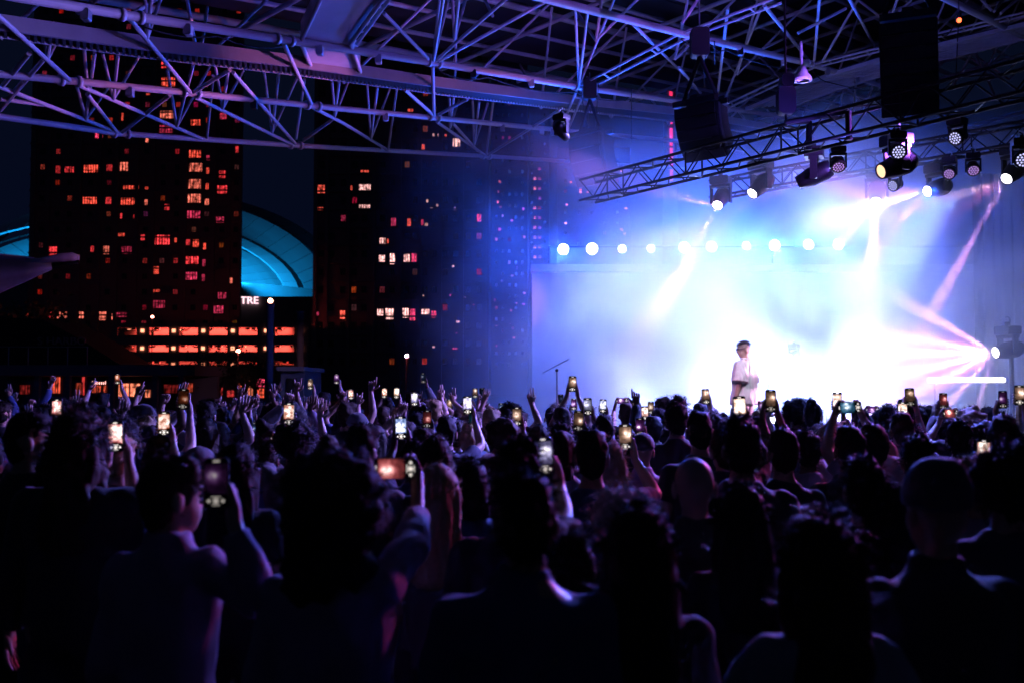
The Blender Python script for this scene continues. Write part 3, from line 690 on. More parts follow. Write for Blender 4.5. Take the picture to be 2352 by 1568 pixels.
tower('hazy dark tower right of the middle apartment tower', 230, 1128, 1212, 130, L3, ([1140, 1155, 1170, 1185, 1200], [1132, 1162, 1192]), 26, 850, 24, tint=(.9, .6, 1.4), wpx=6, hpx=9)
L4 = [(1229+dx, 388+k*22.5, 7, 7, WRM if dx == 0 else PNK, (1.6 if dx == 0 else .6)) for k in range(11) for dx in (0, 11) if R.random() < .85]
tower('slim tower with a column of bright windows seen through the edge of the smoke', 300, 1216, 1262, 250, L4, ([1222, 1252], [1218, 1260]), 22.5, 860, 18, tint=(1, .7, 1.5), wpx=5, hpx=7)
L5 = [(R.uniform(1290, 1440), R.uniform(390, 545), 6, 5, R.choice((ORG, WRM)), R.uniform(1., 2.5)) for k in range(16)]
tower('broad tower almost lost in the blue smoke behind the row of lamps', 330, 1280, 1450, 340, L5, ([1300, 1330, 1360, 1390, 1420], [1284, 1446]), 24, 860, 30, wpx=7, hpx=8)
# needle tower with red light strips
D = 700; t = thing('needle_tower', 'tall slender concrete tower with red light strips rising behind the smoke', 'tower', (XF(1543, D), D, 0))
b = MB(); b.lathe([(9, 0), (5, 150), (4.2, 420)], 12, M=Matrix.Translation((XF(1543, D), D, 0))); b.build('shaft', CONC2, t)
for y0_, y1_ in ((190, 238), (262, 290), (300, 340), (345, 420)):
    b = MB(); b.box((XF(1539, D), D-6.3, P(1543, y1_, D).z), (XF(1546, D), D-5.4, P(1543, y0_, D).z)); b.build('light_strip', emat('red_strip', (1, .03, .12), 1.1), t)

# ---------- stadium dome, floodlit cyan
DOMEM = mat('white_dome_panel', (.62, .65, .68), .6, scale=.05, var=.1)
DD = 400.; dc = P(300, 672, DD); ka = 474/FPX*DD; kb = 269/FPX*DD
dome = thing('stadium_dome', 'huge white stadium dome floodlit cyan behind the left tower', 'stadium', (dc.x, DD, 0))
def band(name, e0_, y0_, e1_, y1_, mt, nseg=28):         # a strip of roof panels between two arcs (centre px, py, half width, height)
    for i in range(nseg):
        t0, t1 = math.pi*i/nseg+.003, math.pi*(i+1)/nseg-.003
        b = MB(); q = []; K = DD/FPX
        for t_, (cx, cy_, a_, b_), yy in ((t0, e0_, y0_), (t1, e0_, y0_), (t1, e1_, y1_), (t0, e1_, y1_)):
            q.append(Vector(((cx+a_*math.cos(t_)-1176)*K, DD+yy, CAM_Z+(890-cy_+b_*math.sin(t_))*K)))
        nrm = (q[1]-q[0]).cross(q[3]-q[0]).normalized()
        if nrm.y < 0: nrm = -nrm
        b.prism(q, nrm*.6); b.build(name, mt, dome)
GUT = mat('dark_gutter', (.02, .02, .025), .8)
A0, A1, A2, A3 = (300, 672, 474, 269), (300, 680, 452, 243), (290, 700, 427, 198), (290, 700, 398, 175)
def ins(e_, k): return (e_[0], e_[1], e_[2]-k, e_[3]-k)
band('arch_panel', A0, 30, A1, 12, mat('dome_edge', (.09, .10, .13), .8))  # outer arch lies in shade; the shade is put into its darker colour
band('roof_panel', ins(A1, 1), 6, ((300+290)/2, 690, 440, 220), -2, DOMEM)
band('roof_panel', (295, 690, 440, 220), -2, A2, -10, DOMEM)
band('gutter', ins(A2, 0), -12, ins(A2, 6), -13, GUT)
band('rib_panel', ins(A2, 6), -18, A3, -24, DOMEM)
band('gutter', A3, -14, ins(A3, 3), -15, GUT)
band('roof_panel', ins(A3, 2), -8, (290, 700, 250, 110), -22, DOMEM)
band('roof_panel', (290, 700, 250, 110), -22, (290, 700, 10, 5), -30, DOMEM)
b = MB(); b.lathe([(ka*1.1, 0), (ka*1.1, dc.z-1.2), (0, dc.z-1.2)], 64, M=Matrix.Translation((dc.x, DD+20, 0))); b.build('drum_wall', CONC, dome)
DF = DD+20-ka*1.1
CYAN = (.005, .33, .8)
for px in (-150, -70, 0, 70, 130, 470, 560, 620, 680, 740):
    lp = P(px, 668, DD-52); lp.z = dc.z+.5
    spot('dome_flood', lp, Vector((dc.x+(lp.x-dc.x)*.8, DD, dc.z+16)), CYAN, 26000, 140, .8, 1.0, dome)
# lettering on the drum
cu = bpy.data.curves.new('letters', 'FONT'); cu.body = 'CENTRE'; cu.align_x = 'RIGHT'; cu.extrude = .12; cu.size = 1
tmp = bpy.data.objects.new('tmp', cu); C.objects.link(tmp); bpy.context.view_layer.update()
me = bpy.data.meshes.new_from_object(tmp.evaluated_get(bpy.context.evaluated_depsgraph_get())); bpy.data.objects.remove(tmp)
me.materials.clear(); me.materials.append(emat('sign_letters', (1, .62, .70), 1.8))
TD = 275.; tz0 = P(594, 698, TD); hs = 17/FPX*TD/.72
sgn = thing('stadium_sign', 'glowing pink white letters TRE beside the left tower', 'sign', (tz0.x, TD, 0))
lo = inst('letters', me, sgn, Matrix.Translation((0, 0, tz0.z)) @ Matrix.Rotation(math.pi/2, 4, 'X') @ Matrix.Diagonal((hs*1.05, hs, hs, 1)))
b = MB(); b.box((XF(430, TD), TD+.3, 0), (XF(740, TD), TD+6, P(594, 681, TD).z)); b.build('sign_wall', CONC, sgn)

# ---------- parking garage with lit bays
D = 150.; k = FPX/D
gar = thing('parking_garage', 'open parking garage with rows of orange lit bays', 'garage', (XF(480, D), D, 0))
GW = mat('garage_wall', (.55, .5, .45), .8)
rows = [(752, 771), (792, 809), (829, 838)]
bays = [(267, 312), (340, 386), (409, 453), (478, 521), (546, 590), (629, 675)]
gx0, gx1 = XF(255, D), XF(705, D)
b = MB(); b.box((gx0, D+8, 0), (gx1*1.05, D+8.4, P(0, 742, D).z)); b.build('back_wall', GW, gar)
ys = [742]+[v for r_ in rows for v in r_]+[890]
for i in range(0, len(ys), 2):
    za, zb_ = P(0, ys[i], D).z, P(0, ys[i+1], D).z
    b = MB(); b.prism([(gx0, D, zb_), (gx1, D, zb_), (gx1*1.05, D+7.9, zb_), (gx0, D+7.9, zb_)], (0, 0, za-zb_)); b.build('parapet', CONC, gar)
xs = [255]+[v for q in bays for v in q]+[705]
for ri, (ya, yb) in enumerate(rows):
    za, zb_ = P(0, ya, D).z, P(0, yb, D).z
    for i in range(0, len(xs), 2):
        b = MB(); b.box((XF(xs[i], D), D+.05, zb_+.001), (XF(xs[i+1], D), D+.6, za-.001)); b.build('column', CONC, gar)
    for bi, (xa, xb_) in enumerate(bays):
        if ri == 2 and bi in (0, 5): continue
        s_ = .25 if bi == 0 else R.uniform(.7, 1.2)
        for q in (.25, .7):
            b = MB(); xm = XF(xa+(xb_-xa)*q, D); b.box((xm-.7, D+3+q*4, za-.12), (xm+.7, D+3.3+q*4, za-.02)); b.build('ceiling_lamp', emat('garage_lamp', (1, .32, .16), 7*s_), gar)
        for q in range(2):
            xm = XF(R.uniform(xa+8, xb_-8), D); b = MB()
            b.prism([(xm-2, D+2+q, zb_+.2), (xm+2, D+2+q, zb_+.2), (xm+1.9, D+2+q, zb_+.75), (xm+1.1, D+2+q, zb_+.8), (xm+.7, D+2+q, zb_+1.25), (xm-.8, D+2+q, zb_+1.25), (xm-1.3, D+2+q, zb_+.8), (xm-2, D+2+q, zb_+.7)], (0, 1.6, 0)); b.build('parked_car_shape', BLACKM, gar)
    for k_ in range(9):
        xm = XF(R.uniform(262, 695), D); b = MB(); b.box((xm-.18, D+4.5+k_*.2, zb_+.002), (xm+.18, D+4.8+k_*.2, za-.002)); b.build('inner_post', CONC2, gar)
    for k_ in range(12):
        xm = XF(R.uniform(275, 690), D); b = MB(); b.box((xm-.3, D+1.0, za-.3), (xm+.3, D+6.8, za-.003)); b.build('ceiling_beam', CONC, gar)
    for xg in (326, 398, 466, 534, 610, 690):
        b = MB(); b.box((XF(xg, D)-.25, D-.12, za-.75), (XF(xg, D)+.25, D-.002, za-.25)); b.build('wall_lamp', emat('garage_wall_lamp', (1, .30, .16), 3 if ri < 2 else 1.2), gar)
    L = bpy.data.lights.new('garage_light', 'AREA'); L.shape = 'RECTANGLE'; L.size = (gx1-gx0)*.8; L.size_y = 2; L.color = (1, .085, .055); L.energy = (15000, 15000, 6000)[ri]
    o = bpy.data.objects.new('garage_light', L); C.objects.link(o); o.parent = gar; o.location = (0, 1.6, za-.15); o.rotation_euler = (math.radians(60), 0, 0)
b = MB(); b.box((gx1*1.052-.3, D+.1, 0), (gx1*1.052, D+8, P(0, 742, D).z)); b.build('end_wall', CONC, gar)
# lamps on posts
GLOBE = emat('lamp_globe', (1, .35, .22), 30); GLOBEP = emat('lamp_globe_pink', (1, .45, .6), 40)
def street_lamp(px, py, D, r, label, m_=GLOBE):
    p = P(px, py, D); t = thing('street_lamp', label, 'street lamp', (p.x, D, 0), group='street lamps behind the crowd')
    bar('post', (p.x, D, 0), (p.x, D, p.z-r), .06, BLACK, t); b = MB(); b.ell(p, (r, r, r)); b.build('globe', m_, t)
    pl_ = bpy.data.lights.new('lamp_light', 'POINT'); pl_.color = (1, .10, .07); pl_.energy = 60 if D > 100 else 350 if D == 75 else 160; pl_.shadow_soft_size = r*1.1; po = bpy.data.objects.new('lamp_light', pl_); C.objects.link(po); po.parent = t; po.location = (0, -r*1.3, p.z)
    b = MB(); b.lathe([(r*.5, -r*1.25), (r*.9, -r*.7), (r*.5, -r*.72)], 12, M=Matrix.Translation(p)); b.build('collar', BLACK, t)
street_lamp(934, 817, 70, .13, 'street lamp glowing pink in the dark before the middle tower', GLOBEP)
street_lamp(547, 806, 75, .15, 'bright red street lamp in front of the parking garage')
street_lamp(212, 805, 80, .09, 'small red lamp left of the parking garage')
street_lamp(350, 728, 120, .16, 'red lamp at the foot of the left tower')
# dark round columns
for px, x2, yt, D, lab in ((611, 628, 697, 28, 'thick dark round column with a red lamp on top'), (681, 697, 715, 46, 'thinner dark round column beside the garage')):
    r_ = (x2-px)/2/FPX*D; cx = XF((px+x2)/2, D); zt_ = P(0, yt, D).z
    t = thing('round_column', lab, 'column', (cx, D, 0)); b = MB(); b.lathe([(r_*1.15, 0), (r_*1.15, .3), (r_, .32), (r_, zt_-.1), (r_*1.2, zt_-.09), (r_*1.2, zt_), (0, zt_)], 20, M=Matrix.Translation((cx, D, 0))); b.build('shaft', CONC, t)
    if D < 40:
        b = MB(); b.ell((cx, D, zt_+.07), (.07, .07, .07)); b.build('lamp_globe', GLOBE, t)
# booth beside the column
D = 24.; bo = thing('site_booth', 'dark blue site booth beside the thick column', 'booth', (XF(671, D), D, 0))
b = MB(); b.box((XF(645, D), D, 0), (XF(698, D), D+2.2, P(0, 852, D).z)); b.build('cabin', mat('blue_grey_panel', (.10, .12, .16), .6), bo)
b = MB(); b.box((XF(640, D), D-.2, P(0, 852, D).z+.002), (XF(702, D), D+2.4, P(0, 842, D).z)); b.build('roof', mat('booth_roof', (.14, .15, .18), .6), bo)
b = MB(); b.box((XF(660, D), D-.03, .1), (XF(684, D), D-.001, P(0, 868, D).z)); b.build('door', BLACK, bo)

# ---------- low pavilion and shops at left
D = 60.; k = FPX/D
pav = thing('pavilion', 'low dark pavilion with sloping roof and lit doorways behind the crowd at left', 'building', (XF(200, D), D, 0))
zr = P(0, 838, D).z; ze = P(0, 862, D).z
b = MB(); b.box((XF(-60, D), D-.6, ze), (XF(455, D), D+9, zr)); b.build('roof_fascia', CONC, pav)
b = MB(); b.prism([(XF(-60, D), D+2, zr+.001), (XF(250, D), D+2, zr+.001), (XF(150, D), D+2, P(0, 775, D).z), (XF(60, D), D+2, P(0, 728, D).z), (XF(-60, D), D+2, P(0, 722, D).z)], (0, 6, 0)); b.build('sloping_roof', mat('dark_roof', (.008, .008, .009), .95), pav)
for px in range(25, 250, 45): bar('railing_post', (XF(px, D), D-.3, zr), (XF(px, D), D-.3, zr+1.1), .03, GALV, pav)
bar('railing', (XF(-50, D), D-.3, zr+1.08), (XF(205, D), D-.3, zr+1.08), .025, GALV, pav)
b = MB(); b.box((XF(-60, D), D+4, 0), (XF(455, D), D+4.4, ze-.002)); b.build('wall', CONC, pav)
for px, py, w_, h, col, s_ in ((128, 884, 26, 42, ORG, .8), (192, 886, 8, 48, RED, .8), (182, 892, 18, 30, ORG, .45), (298, 895, 56, 34, WRM, 1.6), (340, 903, 14, 20, WRM, 1.2), (58, 894, 26, 24, RED, .18), (241, 896, 8, 34, ORG, .9), (222, 892, 24, 20, ORG, .8), (395, 892, 40, 22, RED, .2), (430, 890, 30, 24, ORG, .5)):
    c_ = P(px, py, D+3.95); window(pav, c_, w_/FPX*(D+4), h/FPX*(D+4), sc3(col, s_), 1 if w_ > 10 else 0)
for px in (90, 160, 260, 360, 420): b = MB(); b.box((XF(px, D)-.15, D-.3, 0), (XF(px, D)+.15, D, ze-.001)); b.build('post', CONC, pav)
sg = P(228, 878, D-.7); st_ = thing('shop_sign', 'small glowing pink shop sign under the pavilion roof', 'sign', (sg.x, sg.y, 0))
b = MB(); b.box((sg.x-.45, sg.y, sg.z-.16), (sg.x+.45, sg.y+.05, sg.z+.14)); b.build('sign_board', BLACK, st_)
b = MB(); xx = sg.x-.42
while xx < sg.x+.38:
    w_ = R.uniform(.05, .1); b.box((xx, sg.y-.02, sg.z-.1), (xx+w_*.6, sg.y-.002, sg.z+R.choice((.04, .09)))); xx += w_+.03
o = b.build('sign_strokes', emat('sign_glow', (1, .45, .4), 2.2), st_); o['kind'] = 'stuff'
bar('bracket', (sg.x, sg.y+.03, sg.z+.14), (sg.x, sg.y+.03, ze+.01), .02, BLACK, st_)
# rooftop letters, hardly readable
cu = bpy.data.curves.new('letters', 'FONT'); cu.body = 'S HARBO'; cu.size = 1; cu.extrude = .05
tmp = bpy.data.objects.new('tmp', cu); C.objects.link(tmp); bpy.context.view_layer.update()
me = bpy.data.meshes.new_from_object(tmp.evaluated_get(bpy.context.evaluated_depsgraph_get())); bpy.data.objects.remove(tmp)
me.materials.clear(); me.materials.append(mat('dull_letters', (.20, .16, .17), .7))
rs = thing('roof_sign', 'unlit roof letters S HARBO above the pavilion', 'sign', (XF(55, D), D+1.6, zr))
inst('letters', me, rs, Matrix.Translation((0, 0, P(0, 789, D).z-zr)) @ Matrix.Rotation(math.pi/2, 4, 'X') @ Matrix.Diagonal((.74, .68, 1, 1)))
# shopfronts further along
D = 105.; sh = thing('shop_row', 'row of brightly lit shopfronts between the pavilion and the columns', 'building', (XF(530, D), D, 0))
b = MB(); b.box((XF(440, D), D, 0), (XF(612, D), D+8, P(0, 848, D).z)); b.build('wall', CONC, sh)
for px, py, w_, h, col, s_ in ((455, 880, 22, 10, ORG, 1.), (462, 896, 34, 16, ORG, .8), (500, 898, 26, 20, RED, .7), (556, 893, 20, 34, ORG, 1.1), (575, 890, 14, 40, WRM, .9), (596, 878, 26, 22, PNK, 1.6), (595, 902, 26, 24, ORG, 1.2), (530, 903, 18, 18, RED, .6), (545, 862, 40, 8, RED, .5)):
    window(sh, P(px, py, D-.05), w_/FPX*D, h/FPX*D, sc3(col, s_), 1)
# ---------- trees
BARK = mat('bark', (.05, .04, .03), .9); LEAF = mat('leaf', (.045, .07, .03), .6, var=.4, scale=2)
def tree(px, pytop, D, rx, label, n_=1400):
    top = P(px, pytop, D); t = thing('tree', label, 'tree', (top.x, D, 0), group='trees behind the crowd'); rng = random.Random(int(px))
    b = MB(); H = top.z; b.tube([(top.x, D, 0), (top.x+.1, D, H*.35), (top.x-.1, D, H*.75)], [.22, .16, .06], 8)
    tips = []
    for k_ in range(9):
        a_ = k_*2.4; z0_ = H*rng.uniform(.3, .6); tip = Vector((top.x+math.cos(a_)*rx*.7, D+math.sin(a_)*rx*.7, H*rng.uniform(.55, .92)))
        b.tube([(top.x, D, z0_), ((top.x+tip.x)/2, (D+tip.y)/2, (z0_+tip.z)/2+.2), tip], [.08, .05, .02], 5); tips.append(tip)
    b.build('trunk', BARK, t)
    b = MB(); tips.append(Vector((top.x, D, H*.9)))
    for k_ in range(n_):
        c_ = rng.choice(tips)+Vector((rng.gauss(0, rx*.28), rng.gauss(0, rx*.28), rng.gauss(0, rx*.22)))
        u_ = Vector((rng.uniform(-1, 1), rng.uniform(-1, 1), rng.uniform(-1, 1))).normalized(); v_ = u_.orthogonal().normalized(); s_ = rng.uniform(.08, .16)*rx/2
        b.add([c_-u_*s_, c_+v_*s_*.6, c_+u_*s_, c_-v_*s_*.6], [(0, 1, 2, 3)])
    o = b.build('crown', LEAF, t); return t
tree(500, 808, 66, 1.6, 'dark leafy tree in front of the parking garage')
tree(585, 822, 92, 1.9, 'reddish lit tree beside the bright shopfronts')
tree(40, 722, 85, 4.2, 'broad dark tree at the far left behind the pavilion', 2200)
tree(560, 838, 84, 1.2, 'small tree between the red street lamp and the shopfronts')

# ---------- white tensile canopy at the left edge
D = 20.; cn = thing('fabric_canopy', 'white fabric canopy with rounded tip reaching in from the left edge', 'canopy', P(-120, 600, D))
CAN = mat('white_canopy', (.6, .6, .62), .55)
b = MB(); up_ = [(-260, 575), (-100, 582), (0, 586), (60, 592), (118, 602)]; lo_ = [(-260, 760), (-100, 705), (0, 672), (60, 645), (118, 618)]
vs_ = []
for (x_, y_), (x2, y2) in zip(up_, lo_):
    for q in range(7):
        f = q/6; vs_.append(P(x_+(x2-x_)*f, y_+(y2-y_)*f, D+.5*math.sin(math.pi*f)+1.2*f))
b.add(vs_, [(i*7+j, i*7+j+1, (i+1)*7+j+1, (i+1)*7+j) for i in range(4) for j in range(6)], 0, True); o = b.build('membrane', CAN, cn)
sd = o.modifiers.new('thick', 'SOLIDIFY'); sd.thickness = .03
b = MB(); b.tube([P(60, 601, D-.1), P(100, 598, D-.15), P(140, 592, D-.2), P(166, 590, D-.2), P(181, 592, D-.2)], [.02, .06, .09, .09, .05], 12); b.build('edge_tube', CAN, cn)
b = MB(); b.tube([P(122, 608, D), P(150, 604, D-.1), P(178, 606, D-.15)], [.03, .035, .02], 8); b.build('tip_bracket', BLACK, cn)
bar('mast', P(-250, 650, D+.8), (P(-250, 650, D+.8).x, D+.8, 0), .12, STEEL, cn)
# ================================================================== people
def V(*a): return Vector(a)
def cap_pts(p0, p1, r0, r1, k=3):
    d = (p1-p0); L = d.length
    d = d/L if L > 1e-6 else Vector((0, 0, 1)); pts = []; rs = []
    for i in range(k): a = math.pi/2*(i+.3)/k; pts.append(p0-d*r0*math.cos(a)); rs.append(r0*math.sin(a))
    for f in (0, .5, 1): pts.append(p0.lerp(p1, f)); rs.append(r0+(r1-r0)*f)
    for i in range(k): a = math.pi/2*(1-(i+.7)/k); pts.append(p1+d*r1*math.cos(a)); rs.append(r1*math.sin(a))
    return pts, rs
class Prims:
    def __init__(s): s.b = MB()
    def cap(s, p0, p1, r0, r1, n=10):
        pts, rs = cap_pts(Vector(p0), Vector(p1), r0, r1); s.b.tube(pts, rs, n); return s
    def ell(s, c, r, M=None): s.b.ell(c, r, 0, 14, 9, M); return s
    def loft(s, rings, n=18, pw=2.4):                 # (z, rx, ry, cx, cy)
        vs = []; fs = []
        for z, rx, ry, cx, cy_ in rings:
            for i in range(n):
                a = 2*math.pi*i/n; ca, sa = math.cos(a), math.sin(a)
                vs.append((cx+rx*math.copysign(abs(ca)**(2/pw), ca), cy_+ry*math.copysign(abs(sa)**(2/pw), sa), z))
        for j in range(len(rings)-1):
            for i in range(n): fs.append((j*n+i, j*n+(i+1) % n, (j+1)*n+(i+1) % n, (j+1)*n+i))
        fs.append(tuple(reversed(range(n)))); fs.append(tuple((len(rings)-1)*n+i for i in range(n)))
        s.b.add(vs, fs, 0, True); return s
_ts = bpy.data.scenes.new('mesh_workshop'); _tv = _ts.view_layers[0]
def remesh(prims, name, voxel, it=4, mats=None, disp=None, extra=None, head=None):
    me = prims.b.mesh(name, mats)
    o = bpy.data.objects.new('tmp', me); _ts.collection.objects.link(o)
    r = o.modifiers.new('r', 'REMESH'); r.mode = 'VOXEL'; r.voxel_size = voxel; r.use_smooth_shade = True
    if it: s = o.modifiers.new('s', 'SMOOTH'); s.factor = .5; s.iterations = it
    _tv.update(); dg = _tv.depsgraph
    out = bpy.data.meshes.new_from_object(o.evaluated_get(dg)); out.name = name
    bpy.data.objects.remove(o); bpy.data.meshes.remove(me)
    if disp:
        amp, scx, scz, sd = disp
        nr = [v.normal.copy() for v in out.vertices]
        for v, q in zip(out.vertices, nr):
            c = v.co; k = noise.noise(Vector((c.x*scx+sd, c.y*scx-sd, c.z*scz+sd*.3)))+.5*noise.noise(Vector((c.x*scx*2.3-sd, c.y*scx*2.3, c.z*scz*2.1+sd)))
            v.co = c+q*(k*amp)
    if extra is not None and extra.v:
        b0 = len(out.vertices); bm = bmesh.new(); bm.from_mesh(out)
        vs = [bm.verts.new(v) for v in extra.v]
        for f in extra.f:
            try: q = bm.faces.new([vs[i] for i in f]); q.smooth = True
            except ValueError: pass
        bm.to_mesh(out); bm.free()
    for p in out.polygons: p.use_smooth = True
    if not out.materials and mats is not None: out.materials.append(mats)
    return out
SKINS = [mat('skin_light', (.55, .36, .28), .5, var=.06), mat('skin_tan', (.42, .26, .18), .5, var=.06), mat('skin_brown', (.22, .12, .08), .48, var=.06), mat('skin_dark', (.10, .055, .04), .45, var=.06)]
HAIRS = {'black': mat('black_hair', (.012, .010, .010), .7, spec=.25, scale=60, var=.4), 'brown': mat('brown_hair', (.04, .024, .015), .7, spec=.25, scale=60, var=.4),
         'blond': mat('blond_hair', (.38, .26, .14), .7, spec=.25, scale=60, var=.4), 'grey': mat('grey_hair', (.40, .38, .37), .7, spec=.25, scale=60, var=.4)}
CLOTH = {k: mat(k+'_cloth', c, .85, var=.2, scale=5, bump=.2, bscale=120, sheen=.12) for k, c in
         {'black': (.034, .034, .040), 'charcoal': (.08, .08, .09), 'navy': (.05, .075, .19), 'grey': (.30, .30, .33), 'white': (.55, .55, .56), 'maroon': (.09, .02, .03), 'denim': (.05, .075, .13), 'violet': (.30, .22, .34), 'beige': (.28, .23, .18)}.items()}
STAGEW = mat('cream_linen', (.72, .70, .72), .8, var=.05, scale=4)
def ik(S, W, L1_, L2_, hint):
    d = W-S; L = d.length; mx_ = (L1_+L2_)*.995
    if L > mx_: W = S+d*(mx_/L); d = W-S; L = mx_
    a = (L1_**2-L2_**2+L*L)/(2*L); h = math.sqrt(max(L1_**2-a*a, 1e-6)); u = d/L
    hh = Vector(hint)-u*Vector(hint).dot(u)
    hh = hh.normalized() if hh.length > 1e-4 else u.orthogonal().normalized()
    return S+u*a+hh*h, W
def fingers(ex, W, d, n_, side, kind, s=1.):
    """palm at W, d: finger direction, n_: palm side, side: +1 thumb towards s axis"""
    d = d.normalized(); n_ = (n_-d*n_.dot(d)).normalized(); sx = d.cross(n_)*side      # towards the thumb
    pe = W+d*.085
    spec = [(.036, .074), (.012, .082), (-.012, .076), (-.034, .060)]
    for i, (o_, L) in enumerate(spec):
        if kind == 'open': cv, spd = .15+.05*i, (o_*3.2)
        elif kind == 'point': cv, spd = (.05, .0) if i == 0 else (2.0 if i > 1 else 1.45, 0)
        elif kind == 'peace': cv, spd = (.05, o_*4) if i < 2 else (2.1, 0)
        elif kind == 'horns': cv, spd = (.05, o_*3) if i in (0, 3) else (2.1, 0)
        elif kind == 'fist': cv, spd = 2.2, 0
        elif kind == 'hang': cv, spd = .55, 0
        else: cv, spd = .5, 0
        p = W+d*.080+sx*o_; dr = (d+sx*spd).normalized(); pts = [p-dr*.015]; rs = [.0098]; a = 0
        for k in range(3):
            a += cv/3*(1.35 if k else .8); q = dr*math.cos(a)+n_*math.sin(a); p = p+q*L*(.45, .32, .26)[k]; pts.append(p); rs.append((.0092, .0085, .0066)[k])
        pts.append(pts[-1]+(pts[-1]-pts[-2]).normalized()*.006); rs.append(.002)
        ex.tube(pts, rs, 6, cap=True)
    t0 = W+d*.022+sx*.026
    if kind in ('open', 'point', 'horns'): dv = (d*.55+sx*.85).normalized()
    else: dv = (d*.75+sx*.35+n_*.5).normalized()
    pts = [t0-dv*.012, t0+dv*.03, t0+dv*.03+(dv*.9+d*.35).normalized()*.03, t0+dv*.03+(dv*.8+d*.5).normalized()*.048]
    ex.tube(pts, [.0125, .0115, .0095, .004], 6)
def grip(ex, M, side):                                   # fingers closing round a phone; M: phone matrix in the person's space
    def q(x, y, z): return M @ Vector((x*side, y, z))
    for i, zz in enumerate((-.002, -.022, -.042, -.06)):
        L = (.041, .043, .042, .040)[i]
        ex.tube([q(.046, .018, zz-.012), q(.02, .026, zz-.004), q(-.018, .022, zz+.002), q(-L, .012, zz+.004), q(-L-.002, -.006, zz+.004), q(-L+.007, -.0095, zz+.003)], [.0105, .0098, .0092, .0086, .008, .005], 6)
    ex.tube([q(.048, .02, -.085), q(.05, .006, -.052), q(.046, -.008, -.02), q(.034, -.012, .004)], [.0135, .0118, .0098, .006], 6)
HAIRC = {}
def hair_mesh(kind, hm, seed, voxel=.015, strands=120):
    key = (kind, hm.name, seed % 3, strands > 0)
    if key in HAIRC: return HAIRC[key]
    rng = random.Random(seed*7+len(kind)); p = Prims(); d = (.013, 20, 20, seed*.7)
    if kind in ('short', 'crop', 'fade'):
        e = {'short': .012, 'crop': .004, 'fade': .002}[kind]
        p.ell((0, -.014, 1.672), (.072+e, .098+e, .092+e)); 
        if kind != 'fade': p.ell((0, -.048, 1.605), (.066+e*.5, .050+e, .080)); p.ell((.01, .03, 1.722), (.064+e, .06, .036+e*1.4)); p.ell((-.03, -.03, 1.735), (.045, .05, .028+e))
        else: p.b = MB(); p.ell((0, -.010, 1.704), (.062, .090, .047)); d = (.004, 20, 20, 1)
    elif kind == 'spiky':
        p.ell((0, -.012, 1.672), (.092, .108, .108)); p.ell((0, -.045, 1.60), (.075, .065, .085)); p.ell((.02, .03, 1.76), (.07, .06, .045)); d = (.016, 22, 16, seed)
    elif kind in ('curly', 'afro'):
        R_ = .118 if kind == 'curly' else .15
        p.ell((0, -.02, 1.665), (R_, R_*1.0, R_*1.0))
        for k in range(60 if kind == 'curly' else 110):
            v = Vector((rng.gauss(0, 1), rng.gauss(0, 1), rng.gauss(.15, 1))).normalized()
            if v.y > .55 and v.z < .3: continue
            c = V(0, -.02, 1.665)+v*R_*rng.uniform(.86, 1.06); r_ = rng.uniform(.018, .036); p.ell(c, (r_, r_, r_))
        if kind == 'afro':
            for k in range(50):
                a = rng.uniform(math.pi*.98, math.pi*2.02); c = V(math.cos(a)*rng.uniform(.07, .14), math.sin(a)*.12, rng.uniform(1.40, 1.62)); r_ = rng.uniform(.03, .05); p.ell(c, (r_, r_, r_))
        d = (.010, 26, 26, seed)
    elif kind in ('long', 'bob', 'wavy'):
        p.ell((0, -.012, 1.668), (.092, .108, .108)); zb_ = {'long': 1.24, 'wavy': 1.20, 'bob': 1.47}[kind]
        p.loft([(zb_, .085, .025, 0, -.115), (zb_+.08, .105, .04, 0, -.11), (1.45, .108, .055, 0, -.085), (1.56, .102, .075, 0, -.055), (1.66, .096, .095, 0, -.02)])
        for sx in (-1, 1): p.cap((sx*.075, .01, 1.64), (sx*.098, -.03, max(zb_+.1, 1.42)), .035, .028)
        d = (.010 if kind != 'wavy' else .02, 22, 5 if kind != 'wavy' else 12, seed)
    elif kind == 'ponytail':
        p.ell((0, -.012, 1.668), (.084, .104, .100)); p.ell((0, -.04, 1.61), (.07, .06, .08)); p.ell((0, -.125, 1.69), (.028, .03, .028))
        p.cap((0, -.14, 1.69), (0, -.17, 1.58), .03, .036); p.cap((0, -.17, 1.58), (.01, -.15, 1.42), .036, .012)
    elif kind == 'bun':
        p.ell((0, -.012, 1.668), (.086, .106, .102)); p.ell((0, -.04, 1.61), (.07, .062, .08)); p.ell((0, -.075, 1.765), (.05, .048, .042)); d = (.008, 26, 18, seed)
    elif kind in ('cap', 'beanie', 'hood'):
        if kind == 'cap':
            p.ell((0, -.008, 1.69), (.090, .108, .085)); p.loft([(1.668, .092, .109, 0, -.006), (1.69, .091, .108, 0, -.006)]); p.loft([(1.668, .07, .08, 0, .10), (1.680, .07, .08, 0, .10)]); p.ell((0, -.01, 1.776), (.012, .012, .008))
        elif kind == 'beanie': p.loft([(1.655, .089, .106, 0, -.012), (1.70, .091, .108, 0, -.012), (1.74, .085, .10, 0, -.015), (1.79, .06, .07, 0, -.03), (1.805, .03, .035, 0, -.035)])
        else:
            p.ell((0, -.015, 1.665), (.108, .125, .125)); p.loft([(1.42, .16, .12, 0, -.03), (1.50, .12, .115, 0, -.03), (1.60, .11, .115, 0, -.02)])
        d = (.005, 12, 12, seed); strands = 0
    ex = MB()
